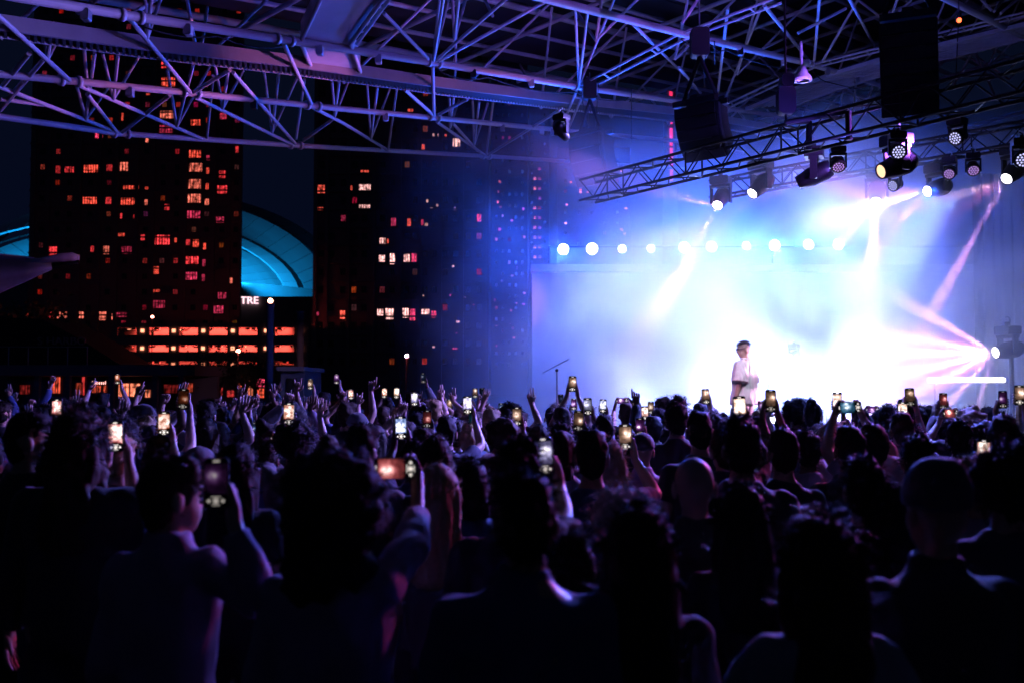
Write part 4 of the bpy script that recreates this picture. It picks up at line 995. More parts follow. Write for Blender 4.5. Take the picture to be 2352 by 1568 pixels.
    if strands:
        pts = [(Vector(v)) for v in p.b.v if v[2] > 1.5]
        c0 = V(0, -.015, 1.66)
        for k in range(strands):
            a = rng.choice(pts); o_ = (a-c0).normalized(); t_ = Vector((rng.gauss(0, 1), rng.gauss(0, 1), rng.gauss(-.3, 1))); t_ = (t_-o_*t_.dot(o_)).normalized()
            L = rng.uniform(.02, .06)*(1.5 if kind in ('afro', 'curly', 'wavy') else 1)
            q0, q1, q2 = a-o_*.01, a+o_*L*.28+t_*L*.6, a+o_*L*.35+t_*L*1.2; s_ = o_.cross(t_)*rng.uniform(.0012, .0024)
            ex.add([q0-s_, q0+s_, q1+s_, q1-s_, q2], [(0, 1, 2, 3), (3, 2, 4)])
    me = remesh(p, 'hair', voxel, 2, hm, d, ex); HAIRC[key] = me; return me
TRC = {}
def legs(p, k=0., wide=0.):
    for sx in (-1, 1):
        p.cap((sx*.088, 0, .90), (sx*.105, .012, .49), .088+k, .058+k+wide); p.cap((sx*.105, .012, .49), (sx*.11, -.02, .10), .058+k+wide, .044+k+wide)
def trousers_mesh(m_, wide=0.):
    if (m_.name, wide) not in TRC:
        p = Prims(); legs(p, .014, wide); p.loft([(.80, .165, .115, 0, 0), (.9, .182, .13, 0, 0), (.99, .168, .118, 0, 0)]); TRC[m_.name, wide] = remesh(p, 'trousers', .024, 4, m_, (.006, 9, 7, 1.3))
    return TRC[m_.name, wide]
SHOE = mat('dark_shoe', (.03, .03, .032), .6); SHC = {}
def shoes_mesh():
    if 's' not in SHC:
        p = Prims()
        p.cap((0, -.05, .045), (0, .15, .04), .044, .038); p.cap((0, -.03, .06), (0, -.03, .11), .045, .045)
        SHC['s'] = remesh(p, 'shoe', .02, 2, SHOE)
    return SHC['s']
UPL, FOL = .285, .255; BODYC = {}
def person(loc, H, label, rotz=0., hands=None, hair='short', hcol='black', skin=0, shirt='black', sleeve='short', pants='black', wf=1., near=False, group=None, seed=0, head_yaw=0., head_pitch=0., shirt_fx=None, cache=None):
    """hands: {'r': (kind, wrist/phone matrix in world ...), 'l': ...}"""
    s = H/1.75; t = thing('person', label, 'person', loc, rotz, group); t.scale = (s, s, s)
    MI = (Matrix.Translation(loc) @ Matrix.Rotation(rotz, 4, 'Z') @ Matrix.Scale(s, 4)).inverted()
    hands = hands or {}; bp = Prims(); ex = MB(); sk = SKINS[skin]; w_ = wf
    # head and neck
    MHd = Matrix.Translation((0, -.01, 1.56)) @ Matrix.Rotation(head_yaw, 4, 'Z') @ Matrix.Rotation(head_pitch, 4, 'X') @ Matrix.Translation((0, .01, -1.56)); M3 = MHd.to_3x3()
    def hq(x, y, z): return MHd @ Vector((x, y, z))
    bp.ell(hq(0, -.004, 1.660), (.077, .094, .090), M3); bp.ell(hq(0, .030, 1.588), (.056, .068, .070), M3); bp.ell(hq(0, -.026, 1.640), (.076, .074, .092), M3); bp.cap(hq(0, .03, 1.548), hq(0, .065, 1.535), .034, .024)
    bp.cap(hq(0, .088, 1.650), hq(0, .112, 1.608), .012, .016); bp.cap(hq(-.035, .078, 1.662), hq(.035, .078, 1.662), .016, .016); bp.cap(hq(-.02, .086, 1.570), hq(.02, .086, 1.570), .013, .013)
    for sx in (-1, 1): ex.ell(hq(sx*.080, -.014, 1.622), (.011, .022, .034), 0, 10, 7, M3)
    bp.cap((0, -.012, 1.57), (0, -.022, 1.43), .053, .062)
    tors = [(.84, .165*w_, .115, 0, 0), (.93, .17*w_, .115, 0, 0), (1.05, .148*w_, .10, 0, 0), (1.20, .166*w_, .108, 0, 0), (1.32, .178*w_, .108, 0, -.005), (1.385, .168*w_, .098, 0, -.012), (1.43, .135*w_, .08, 0, -.018), (1.465, .088, .066, 0, -.02), (1.50, .062, .058, 0, -.018)]
    bp.loft(tors); legs(bp)
    for sx in (-1, 1): bp.cap((sx*.11, -.05, .045), (sx*.125, .14, .035), .036, .03)
    sp_ = Prims(); k = .016 if near else .014
    if shirt_fx: k = shirt_fx.get('k', k)
    hem = .90 if not shirt_fx else shirt_fx.get('hem', .9); fl_ = 0 if not shirt_fx else shirt_fx.get('flare', 0)
    sp_.loft([(hem, .172*w_+k+fl_, .118+k+fl_*.7, 0, 0)]+[(z, rx+k+(fl_*.5 if z < 1.25 else 0), ry+k+(fl_*.45 if z < 1.25 else 0), cx, cy_) for z, rx, ry, cx, cy_ in tors[2:7]]+[(1.462, .100, .080, 0, -.02), (1.492, .076, .072, 0, -.016)]+([(1.525, .072, .070, 0, -.014)] if sleeve == 'long' else []))
    for sd, key in ((1, 'r'), (-1, 'l')):
        kind, dat = hands.get(key, ('hang', None)); up = False
        S = V(sd*.168*w_, -.012, 1.385)
        hint = V(sd*.8, -.35, -.6)
        if kind == 'phone':
            Mp = MI @ dat; W = Mp @ V(sd*.052, .02, -.128); d_ = (Mp @ V(sd*.03, .022, -.05))-W; n_ = V(0, -1, 0); hint = V(sd*.55, -.2, -.8)
        elif kind == 'phoneL':
            Mp = MI @ dat; W = Mp @ V(sd*.105, .03, -.095); d_ = (Mp @ V(sd*.07, .02, -.01))-W; n_ = V(0, -1, 0)
        elif kind == 'hang': W = V(sd*(.225*w_+.03), .05, .86); d_ = V(0, .06, -1); n_ = V(-sd, 0, 0); hint = V(sd*.3, -1, 0)
        elif kind == 'fold': W = V(sd*.06, .20, 1.18); d_ = V(-sd, .2, .3); n_ = V(0, -.4, 1); hint = V(sd, -.3, -.8)
        else:
            W = MI @ Vector(dat[0]); d_ = MI.to_3x3() @ Vector(dat[1]); n_ = V(0, 1, -.15)
        S2 = S.copy()
        if W.z > 1.45: S2 = S+V(sd*-.012, 0, .03); up = True
        E, W = ik(S2, W, UPL, FOL, hint); d_ = d_.normalized()
        bp.cap(S2, E, .050, .041); bp.cap(E, E.lerp(W, .35), .041, .043); bp.cap(E.lerp(W, .35), W, .042, .028)
        bp.cap(V(sd*.10*w_, -.015, 1.39), S2, .055, .052)
        sxv = d_.cross((n_-d_*n_.dot(d_)).normalized())
        if kind == 'phone':
            for zz in (-.085, -.045, -.01): bp.cap(Mp @ V(sd*.05, .02, zz-.02), Mp @ V(sd*.035, .026, zz), .017, .014)
            bp.cap(W, Mp @ V(sd*.046, .024, -.06), .028, .026); grip(ex, Mp, sd)
        elif kind == 'phoneL':
            bp.cap(W, Mp @ V(sd*.075, .026, -.02), .028, .026)
            def q_(x, y, z): return Mp @ Vector((x*sd, y, z))
            for i, xx in enumerate((.058, .040)):          # fingers over the top edge and behind, thumb below
                ex.tube([q_(.085, .028, -.01), q_(xx+.012, .026, .02), q_(xx, .016, .043), q_(xx-.004, -.004, .043), q_(xx-.006, -.010, .034)], [.0115, .0105, .0095, .0085, .005], 6)
            for i, zz in enumerate((.0, -.02)):
                ex.tube([q_(.09, .026, zz-.01), q_(.06, .022, zz), q_(.025, .018, zz+.002)], [.0112, .0105, .006], 6)
            ex.tube([q_(.088, .02, -.04), q_(.078, -.002, -.036), q_(.06, -.012, -.026)], [.0135, .011, .006], 6)
        else:
            for o_ in (-.022, 0, .022): bp.cap(W+d_*.012+sxv*o_*.8, W+d_*.078+sxv*o_*1.15, .020, .0165)
            fingers(ex, W, d_, n_, -sd if kind != 'hang' else sd*-1, kind)
        # sleeve
        ks = k*.9; sp_.cap(V(sd*.11*w_, -.012, 1.385), S2, .056+k*.6, .056+ks)
        if sleeve == 'short':
            e_ = S2.lerp(E, .62 if not shirt_fx else .92); ps = [S2, S2.lerp(E, .3), e_]; sp_.b.tube(ps, [.055+ks, .054+ks*1.2, .050+ks*1.8+(.012 if shirt_fx else 0)], 12)
        else:
            sp_.cap(S2, E, .052+ks, .046+ks); sp_.b.tube([E, E.lerp(W, .4), E.lerp(W, .93)], [.046+ks, .046+ks, .034+ks], 12)
    vx = .0142 if near else .021
    sm_ = shirt if not isinstance(shirt, str) else CLOTH[shirt]
    if cache is not None and cache in BODYC: m_b, m_s = BODYC[cache]
    else:
        m_b = remesh(bp, 'body', vx, 3 if near else 2, sk, None, ex)
        m_s = remesh(sp_, 'shirt', vx, 3, sm_, (.016 if near else .008, 9, 6, seed*1.7+.3) if not shirt_fx else (.026, 13, 3.0, 4.7))
        if cache is not None: BODYC[cache] = (m_b, m_s)
    for nm, me_, mt_ in (('body', m_b, sk), ('shirt', m_s, sm_)):
        o = link(bpy.data.objects.new(nm, me_), t)
        if cache is not None: o.material_slots[0].link = 'OBJECT'; o.material_slots[0].material = mt_
    inst('trousers', trousers_mesh(pants if not isinstance(pants, str) else CLOTH[pants], .03 if shirt_fx else 0.), t); [inst('shoe', shoes_mesh(), t, Matrix.Translation((sx*.112, 0, 0)) @ Matrix.Rotation(-sx*.08, 4, 'Z')) for sx in (-1, 1)]
    if hair != 'bald':
        inst('hat' if hair in ('cap', 'beanie') else 'hood' if hair == 'hood' else 'hair', hair_mesh(hair, CLOTH['charcoal'] if hair in ('cap', 'beanie', 'hood') else HAIRS[hcol], seed, .0125 if near else .017, (1500 if near else 300)), t, MHd if (head_yaw or head_pitch) else None)
    return t

# ---------- phones
def screen_mat(kind):
    m = bpy.data.materials.new('phone_screen_'+kind); m.use_nodes = True; n = m.node_tree.nodes; l = m.node_tree.links
    n.remove(n['Principled BSDF'])
    def N_(t, **k):
        x = n.new(t)
        for a, v in k.items(): setattr(x, a, v)
        return x
    def mt(op, *a):
        x = N_('ShaderNodeMath', operation=op)
        for i, v in enumerate(a):
            if isinstance(v, (int, float)): x.inputs[i].default_value = v
            else: l.new(v, x.inputs[i])
        return x.outputs[0]
    tc = N_('ShaderNodeTexCoord'); se = N_('ShaderNodeSeparateXYZ'); l.new(tc.outputs['Object'], se.inputs[0]); X, Z = se.outputs[0], se.outputs[2]
    oi = N_('ShaderNodeObjectInfo')
    def circ(cx, cz, r): return mt('LESS_THAN', mt('ADD', mt('POWER', mt('SUBTRACT', X, cx), 2.), mt('POWER', mt('SUBTRACT', Z, cz), 2.)), r*r)
    def rect(cx, cz, hw, hh): return mt('MULTIPLY', mt('LESS_THAN', mt('ABSOLUTE', mt('SUBTRACT', X, cx)), hw), mt('LESS_THAN', mt('ABSOLUTE', mt('SUBTRACT', Z, cz)), hh))
    ui = circ(0, -.054, .0085)
    for cx in (-.021, .021): ui = mt('MAXIMUM', ui, circ(cx, -.054, .0055))
    ui = mt('MAXIMUM', ui, rect(0, -.0665, .012, .0013)); ui = mt('MAXIMUM', ui, rect(0, .0665, .010, .003)); ui = mt('MAXIMUM', ui, rect(0, -.042, .014, .0016))
    img = rect(0, .012, .0335, .047)
    co = N_('ShaderNodeVectorMath', operation='ADD'); rv = N_('ShaderNodeVectorMath', operation='SCALE'); rv.inputs[0].default_value = (3.1, 5.7, 2.3); l.new(oi.outputs['Random'], rv.inputs['Scale'])
    l.new(tc.outputs['Object'], co.inputs[0]); l.new(rv.outputs[0], co.inputs[1])
    nz = N_('ShaderNodeTexNoise'); nz.inputs['Scale'].default_value = 46; nz.inputs['Detail'].default_value = 3; l.new(co.outputs[0], nz.inputs['Vector'])
    lo, hi = {'bright': (.30, .64), 'mid': (.42, .68), 'dark': (.52, .80)}[kind]
    rx_ = mt('MULTIPLY', mt('SUBTRACT', mt('FRACT', mt('MULTIPLY', oi.outputs['Random'], 7.31)), .5), .03)
    rz_ = mt('ADD', mt('MULTIPLY', mt('FRACT', mt('MULTIPLY', oi.outputs['Random'], 3.77)), .035), .002)
    d2 = mt('ADD', mt('POWER', mt('DIVIDE', mt('SUBTRACT', X, rx_), {'bright': .05, 'mid': .022, 'dark': .016}[kind]), 2.), mt('POWER', mt('DIVIDE', mt('SUBTRACT', Z, rz_), {'bright': .05, 'mid': .022, 'dark': .014}[kind]), 2.))
    gl = mt('DIVIDE', 1., mt('ADD', 1., mt('MULTIPLY', d2, d2)))
    mr = N_('ShaderNodeMapRange'); l.new(nz.outputs[0], mr.inputs[0]); mr.inputs[1].default_value = .32; mr.inputs[2].default_value = .66; mr.inputs[3].default_value = .35; mr.inputs[4].default_value = 1.25
    pic = mt('MULTIPLY', mt('ADD', gl, {'bright': .18, 'mid': .05, 'dark': .03}[kind]), mr.outputs[0])
    crowd = N_('ShaderNodeMapRange'); l.new(mt('ADD', Z, mt('MULTIPLY', nz.outputs[0], .03)), crowd.inputs[0]); crowd.inputs[1].default_value = -.022; crowd.inputs[2].default_value = -.012
    val = mt('MULTIPLY', mt('MULTIPLY', pic, img), crowd.outputs[0])
    tint = N_('ShaderNodeMix', data_type='RGBA'); l.new(mt('MULTIPLY', mt('POWER', val, 1.5), .75), tint.inputs[0]); l.new(oi.outputs['Color'], tint.inputs['A']); tint.inputs['B'].default_value = (1, .93, .85, 1)
    vm = N_('ShaderNodeVectorMath', operation='SCALE'); l.new(tint.outputs['Result'], vm.inputs[0]); l.new(mt('MULTIPLY', mt('MULTIPLY', val, 1.15), oi.outputs['Alpha']), vm.inputs['Scale'])
    um = N_('ShaderNodeVectorMath', operation='SCALE'); um.inputs[0].default_value = (1, .9, .82); l.new(mt('MULTIPLY', ui, {'bright': 1.2, 'mid': .9, 'dark': .35}[kind]), um.inputs['Scale'])
    ad = N_('ShaderNodeVectorMath', operation='ADD'); l.new(vm.outputs[0], ad.inputs[0]); l.new(um.outputs[0], ad.inputs[1])
    p = N_('ShaderNodeBsdfPrincipled'); p.inputs['Base Color'].default_value = (.01, .01, .012, 1); p.inputs['Roughness'].default_value = .15
    l.new(ad.outputs[0], p.inputs['Emission Color']); p.inputs['Emission Strength'].default_value = 1.0; l.new(p.outputs[0], n['Material Output'].inputs[0])
    return m
CASE = mat('phone_case', (.012, .012, .014), .35)
b = MB(); b.rbox((-.037, -.004, -.076), (.037, .005, .076), .011, n=4); PH_BODY = b.mesh('case', CASE)
b = MB(); b.rbox((-.034, -.0052, -.073), (.034, -.0042, .073), .008, n=3); PH_SCR = {}
for k_ in ('bright', 'mid', 'dark'): PH_SCR[k_] = b.mesh('screen', screen_mat(k_))
b = MB(); b.rbox((-.032, .005, .035), (-.002, .008, .070), .006); b2 = b; PH_CAM = b.mesh('camera_bump', BLACK)
b = MB(); b.box((.0371, -.002, .0), (.0385, .003, .022)); PH_BTN = b.mesh('side_button', GALV)
def phone(M, kind, tint, bright, label):
    t = thing('phone', label, 'phone'); t.matrix_basis = M; t['group'] = 'phones held up by the crowd'
    inst('case', PH_BODY, t); s = inst('screen', PH_SCR[kind], t); s.color = (*tint, bright); inst('camera_bump', PH_CAM, t); inst('side_button', PH_BTN, t)
    return t
T_PINK, T_ORG, T_BLUE, T_WH, T_VIO, T_TEAL = (1, .16, .18), (1, .20, .05), (.16, .36, 1), (1, .55, .36), (.55, .12, .8), (.05, .30, .55)
HN = {'short': 'short haired', 'crop': 'crop haired', 'long': 'long haired', 'bun': 'bun haired', 'curly': 'curly haired', 'afro': 'big haired', 'ponytail': 'ponytailed', 'bob': 'bob haired', 'cap': 'capped', 'bald': 'bald', 'spiky': 'spiky haired'}
placed = []                                             # (x, y) of everyone
def side_word(px): return 'left edge' if px < 150 else 'far left' if px < 420 else 'left' if px < 820 else 'left of centre' if px < 1120 else 'centre' if px < 1500 else 'right of centre' if px < 1850 else 'right' if px < 2150 else 'far right'
def add(px, ytop, D, label, hair='short', pad=None, dx=0, **k):
    pad = {'bald': 0, 'crop': .008, 'fade': .004, 'short': .02, 'spiky': .05, 'curly': .05, 'afro': .08, 'long': .03, 'wavy': .03, 'bob': .03, 'ponytail': .02, 'bun': .06, 'cap': .03, 'beanie': .055, 'hood': .05}[hair] if pad is None else pad
    zt_ = CAM_Z-(ytop-890)/FPX*D; H = zt_/(1+pad/1.75); loc = V(XF(px, D), D, 0); placed.append((loc.x, loc.y))
    return loc, H, dict(label=label, hair=hair, **k)

# ---------- phones with the people who hold them: px, py, height px, orientation, screen, tint, brightness, hair, look of the screen
PH = [(131,940,50,'P','bright',T_PINK,1.5,'short'),(266,1001,70,'P','bright',T_PINK,1.4,'long'),(302,1001,32,'P','bright',T_WH,2.2,'short'),(377,972,55,'P','bright',T_ORG,1.0,'curly'),
 (421,916,48,'P','dark',T_ORG,.5,'cap'),(270,870,24,'P','mid',T_ORG,1.2,'short'),(583,986,34,'P','dark',T_BLUE,.9,'long'),(664,950,52,'P','bright',T_ORG,1.0,'curly'),(645,1008,50,'L','mid',T_PINK,1.6,'bun'),
 (713,882,25,'P','mid',T_WH,.9,'short'),(773,870,22,'P','mid',T_VIO,.8,'short'),(806,905,24,'P','bright',T_ORG,1.2,'crop'),(883,902,24,'P','bright',T_ORG,1.3,'bun'),(911,902,26,'P','bright',T_WH,1.4,'short'),
 (952,916,32,'P','bright',(.45,.4,1),1.2,'short'),(972,868,24,'P','dark',T_BLUE,.2,'short'),(1015,911,24,'P','bright',T_WH,1.2,'long'),(1074,930,42,'P','bright',(.5,.45,1),1.4,'short'),(1091,902,22,'P','mid',T_WH,1.,'curly'),
 (1108,904,28,'P','dark',T_BLUE,.1,'short'),(921,982,54,'P','bright',T_BLUE,1.3,'ponytail'),(798,972,30,'P','dark',T_BLUE,1.2,'short'),(981,962,42,'P','dark',T_PINK,1.0,'long'),(1086,963,38,'P','dark',T_TEAL,1.0,'short'),
 (1151,938,24,'P','mid',T_BLUE,1.2,'cap'),(1032,928,20,'P','mid',T_WH,1.5,'short'),(1187,956,44,'P','mid',T_WH,1.1,'curly'),(1315,881,36,'P','mid',T_WH,1.2,'short'),(1288,918,26,'P','dark',T_BLUE,.1,'bun'),
 (1318,928,27,'P','mid',T_VIO,1.2,'short'),(1350,933,40,'P','mid',(.6,.6,1),1.6,'crop'),(1385,932,32,'P','bright',(.4,.5,1),1.1,'long'),(1429,920,24,'L','mid',T_VIO,1.3,'short'),(1461,923,30,'P','bright',T_WH,1.3,'short'),
 (1481,948,32,'P','bright',(1,.45,.4),1.3,'long'),(1495,936,29,'P','mid',T_WH,.9,'short'),(1470,980,42,'P','dark',T_VIO,1.2,'short'),(1436,1003,60,'P','mid',T_WH,1.5,'bob'),(1281,995,36,'P','bright',T_WH,1.0,'crop'),
 (1329,966,48,'P','dark',T_WH,1.2,'ponytail'),(1621,910,36,'P','mid',T_WH,1.5,'short'),(1699,938,58,'P','bright',T_WH,1.7,'short'),(1770,920,52,'P','dark',T_WH,1.6,'short'),(1748,935,30,'P','mid',T_VIO,.9,'long'),(1811,948,22,'P','dark',T_WH,.9,'short'),
 (1832,963,24,'L','bright',T_WH,1.1,'curly'),(1923,922,44,'P','bright',T_WH,1.2,'afro'),(1951,935,55,'L','mid',T_TEAL,1.6,'short'),(2004,940,30,'L','mid',T_VIO,1.5,'curly'),(2090,912,43,'P','dark',T_WH,1.2,'curly'),
 (2073,945,46,'P','bright',T_WH,1.5,'short'),(2166,921,38,'P','dark',T_PINK,1.6,'short'),(2184,949,40,'L','mid',T_PINK,1.8,'curly'),(2234,948,36,'P','dark',T_WH,1.0,'ponytail'),(2265,948,27,'P','dark',T_WH,1.3,'short'),
 (2303,917,41,'P','dark',T_VIO,.7,'long'),(2341,907,46,'P','mid',T_WH,1.5,'short')]
ADJ = {'bright': 'brightly lit', 'mid': 'half lit', 'dark': 'dark'}
def tintname(t): return {T_PINK: 'pink', T_ORG: 'orange', T_BLUE: 'blue', T_WH: 'cream', T_VIO: 'violet', T_TEAL: 'teal'}.get(t, 'pale blue')
CLN = ['black', 'charcoal', 'navy', 'black', 'grey', 'denim', 'black', 'maroon', 'charcoal', 'violet']
def ordinal(n_):
    if n_ <= 10: return ORD[n_-1] if n_ < 10 else 'tenth'
    return f"{n_}{'th' if 10 < n_ % 100 < 14 else {1: 'st', 2: 'nd', 3: 'rd'}.get(n_ % 10, 'th')}" 
order = sorted(range(len(PH)), key=lambda i: PH[i][0]); rank = {i: k for k, i in enumerate(order)}
def pair_words(i):
    k = rank[i]
    nb = []
    if k > 0: q = PH[order[k-1]]; nb.append(f'right of the {tintname(q[5])} {ADJ[q[4]]} one')
    if k < len(order)-1: q = PH[order[k+1]]; nb.append(f'left of the {tintname(q[5])} {ADJ[q[4]]} one')
    return nb
def phone_person(i):
    px, py, h, ori, kind, tint, br, hair = PH[i]; D = min(.152*FPX/h, 14.9 if px < 1150 else 13.2)
    if ori == 'L': D = min(.152*FPX/h, 12.5)
    c = P(px, py, D); rng = random.Random(100+i); yaw = rng.uniform(-.18, .18); tilt = rng.uniform(-.06, .06)
    Mp = Matrix.Translation(c) @ Matrix.Rotation(yaw, 4, 'Z') @ Matrix.Rotation(rng.uniform(-.15, .02), 4, 'X') @ Matrix.Rotation(tilt if ori == 'P' else -math.pi/2+tilt, 4, 'Y')
    lab = f'{ADJ[kind]} {tintname(tint)} {"sideways " if ori == "L" else ""}phone held up, {ordinal(rank[i]+1)} phone from the left'
    phone(Mp, kind, tint, br, lab)
    sd = rng.choice((1, 1, 1, -1)); H = rng.uniform(1.60, 1.78); zc = c.z
    need = (zc-.13)-.80*H
    if need > .46: H = min((zc-.13-.46)/.80, 1.92)
    if c.z < 1.72: H = min(H, c.z-.02)
    back = rng.uniform(.30, .36); back = min(back, math.sqrt(max(.50**2-max(zc-.13-.80*H, 0)**2, .03)))
    off = rng.uniform(.10, .17)
    loc = V(c.x-sd*off, c.y-back, 0) if ori == 'P' else V(c.x+rng.uniform(-.04, .04), c.y-back, 0); placed.append((loc.x, loc.y))
    ML = Matrix.Translation(c) @ Matrix.Rotation(yaw, 4, 'Z') @ Matrix.Rotation(tilt, 4, 'Y')
    if ori == 'P':
        hands = {'r' if sd > 0 else 'l': ('phone', Mp)}
        if rng.random() < .35 and h > 34: hands['l' if sd > 0 else 'r'] = ('phone', Mp)
    else: hands = {'r': ('phoneL', ML), 'l': ('phoneL', ML)}
    sh = rng.choice(CLN); sl = rng.choice(('short', 'short', 'long'))
    hn = HN[hair]
    person(loc, H, f'{hn} person in {sh} top holding up the {ordinal(rank[i]+1)} phone from the left', rotz=rng.uniform(-.15, .15), hands=hands, hair=hair, hcol=rng.choice(('black', 'black', 'brown', 'brown', 'blond')), skin=rng.choice((0, 0, 1, 1, 2, 3)), shirt=sh, sleeve=sl, pants=rng.choice(('black', 'denim')), wf=rng.uniform(.9, 1.08), near=h > 44, group='people filming with phones', seed=i)
for i in range(len(PH)): phone_person(i)

# ---------- the nearest people, one by one
def near_person(a, **k): loc, H, kw = a; kw.update(k); return person(loc, H, near=True, **kw)
def ph_at(px, py, D, ori='P', yaw=0., tilt=0.): return Matrix.Translation(P(px, py, D)) @ Matrix.Rotation(yaw, 4, 'Z') @ Matrix.Rotation(tilt if ori == 'P' else -math.pi/2+tilt, 4, 'Y')
near_person(add(1207, 1092, 2.62, 'man with cropped dark hair in navy shirt, nearest at the bottom centre', 'crop', hcol='black', shirt='navy', sleeve='long', wf=1.1, skin=1, seed=1))
m_ = ph_at(497, 1108, 3.05, yaw=.1)
phone(m_, 'dark', T_VIO, .25, 'large dark phone held up by the short haired person at lower left')
near_person(add(398, 1046, 3.25, 'person with short hair and face turned right raising a dark phone at lower left', 'short', hcol='brown', shirt='violet', sleeve='long', wf=.9, skin=0, seed=2, head_yaw=-.75, hands={'r': ('phone', m_)}), rotz=-.12)
m_ = ph_at(908, 1075, 3.5, 'L'); ml = Matrix.Translation(P(908, 1075, 3.5))
phone(m_, 'mid', T_PINK, 1.5, 'large sideways phone with pink dots on screen beside the big dark curls')
near_person(add(770, 1030, 2.95, 'person with a big mass of dark curls and violet shirt at lower left centre', 'afro', hcol='black', shirt='violet', sleeve='long', wf=1.0, skin=2, seed=3, hands={'r': ('phoneL', ml), 'l': ('hang', None)}), rotz=-.2)
near_person(add(1005, 1058, 4.1, 'blond woman with long hair lit pink left of the bottom centre man', 'long', hcol='blond', shirt='charcoal', wf=.88, skin=0, seed=4, head_yaw=-.4))
near_person(add(1465, 1152, 2.7, 'woman with long straight dark hair right of the bottom centre man', 'long', hcol='black', shirt='black', sleeve='long', wf=.9, skin=1, seed=5))
near_person(add(1592, 1048, 3.8, 'bald man in dark jacket with a pink lit scalp', 'bald', shirt='charcoal', sleeve='long', wf=1.12, skin=0, seed=6))
near_person(add(1880, 1178, 2.55, 'woman with thick dark wavy hair and pale top at the lower right', 'wavy', hcol='brown', shirt='grey', wf=.92, skin=0, seed=7, hands={'r': ('fold', None), 'l': ('fold', None)}))
near_person(add(2140, 1046, 2.85, 'big man in black with a beanie at the lower right', 'beanie', shirt='black', sleeve='long', wf=1.22, skin=1, seed=8), rotz=.1)
near_person(add(1980, 1052, 4.0, 'man with short dark hair between the bald man and the beanie', 'short', hcol='black', shirt='black', wf=1.05, skin=1, seed=9, head_yaw=-.2))
near_person(add(2300, 1024, 3.6, 'person with rounded dark hair at the right edge', 'curly', hcol='black', shirt='charcoal', wf=1.05, skin=1, seed=10))
near_person(add(1318, 1208, 3.4, 'short person with hair in a bun beside the bottom centre man', 'bun', hcol='brown', shirt='navy', wf=.88, skin=0, seed=11))
near_person(add(1425, 1116, 4.0, 'person with grey tousled hair behind the long haired woman', 'curly', hcol='grey', shirt='black', wf=.95, skin=0, seed=12))
m_ = ph_at(1250, 1046, 4.05, tilt=-.08, yaw=-.15)
phone(m_, 'mid', (.45, .4, .9), 1.3, 'tall violet blue phone half hidden behind a dark head at the centre')
near_person(add(1188, 1012, 3.55, 'person with thick dark hair behind the bottom centre man holding a tall phone', 'spiky', hcol='black', shirt='black', wf=1.0, skin=1, seed=13, hands={'r': ('phone', m_)}))
near_person(add(1358, 986, 4.9, 'man with short dark hair at the centre in front of the dark phones', 'short', hcol='black', shirt='navy', wf=1.08, skin=1, seed=14))
near_person(add(1605, 945, 6.3, 'man with short hair right behind the bald man', 'crop', hcol='black', shirt='black', wf=1.05, skin=1, seed=15))
near_person(add(1947, 978, 5.6, 'person with a round dark head behind the raised sideways phone', 'short', hcol='black', shirt='black', wf=1.05, skin=2, seed=16))
near_person(add(833, 976, 5.2, 'man with short dark hair rising over the big dark curls', 'short', hcol='black', shirt='black', wf=1.0, skin=1, seed=17, head_yaw=-.5))
near_person(add(1000, 996, 5.2, 'woman with smooth dark hair left of the centre', 'bob', hcol='brown', shirt='black', wf=.9, skin=0, seed=18))
near_person(add(1082, 1050, 4.9, 'person with shiny bobbed hair left of the thick dark hair', 'bob', hcol='black', shirt='navy', wf=.9, skin=1, seed=19))
near_person(add(1552, 914, 8.0, 'man with spiky hair standing tall left of the performer', 'spiky', hcol='black', shirt='black', wf=1.0, skin=1, seed=20))
near_person(add(1700, 962, 4.6, 'man with short dark hair directly below the performer', 'short', hcol='black', shirt='black', wf=1.1, skin=1, seed=21), hands={})
near_person(add(185, 932, 4.3, 'large dark figure with long hair and shiny jacket at the far left', 'wavy', hcol='brown', shirt='black', sleeve='long', wf=1.15, skin=1, seed=22))
near_person(add(70, 950, 4.8, 'person with face turned right at the left edge', 'crop', hcol='black', shirt='black', wf=1.05, skin=1, seed=23, head_yaw=-1.0))
m_ = ph_at(2258, 1040, 5.4, tilt=.06)
phone(m_, 'bright', T_ORG, 1.1, 'glowing orange phone held low at the far right')
near_person(add(2215, 1050, 5.05, 'person with smooth light hair at far right holding the low orange phone', 'bob', hcol='blond', shirt='grey', wf=.9, skin=0, seed=25, hands={'r': ('phone', m_)}))
near_person(add(2100, 1000, 5.2, 'woman with a ponytail behind the beanie', 'ponytail', hcol='black', shirt='charcoal', wf=.9, skin=1, seed=26))
near_person(add(1795, 985, 5.4, 'person with short hair right of the man below the performer', 'short', hcol='brown', shirt='black', wf=1.0, skin=1, seed=27))
near_person(add(545, 1010, 4.6, 'person with long dark hair behind the raised dark phone at left', 'long', hcol='black', shirt='black', wf=.95, skin=1, seed=28))
near_person(add(2040, 1110, 3.9, 'short woman with smooth hair before the man with short dark hair', 'bob', hcol='black', shirt='black', wf=.9, skin=1, seed=29))
near_person(add(1700, 1110, 3.5, 'short person with dark hair right of the bald man', 'long', hcol='black', shirt='black', wf=.9, skin=1, seed=30))
# pointing hand in front of the smoke
lc, H_, kw = add(1500, 955, 9.2, 'person pointing one finger up against the blue smoke', 'short', shirt='black', sleeve='long', wf=1.0, skin=3, seed=31)
wp = P(1462, 926, 9.45); person(lc, H_, hands={'l': ('point', (wp, (-.06, .05, 1)))}, near=True, **kw)

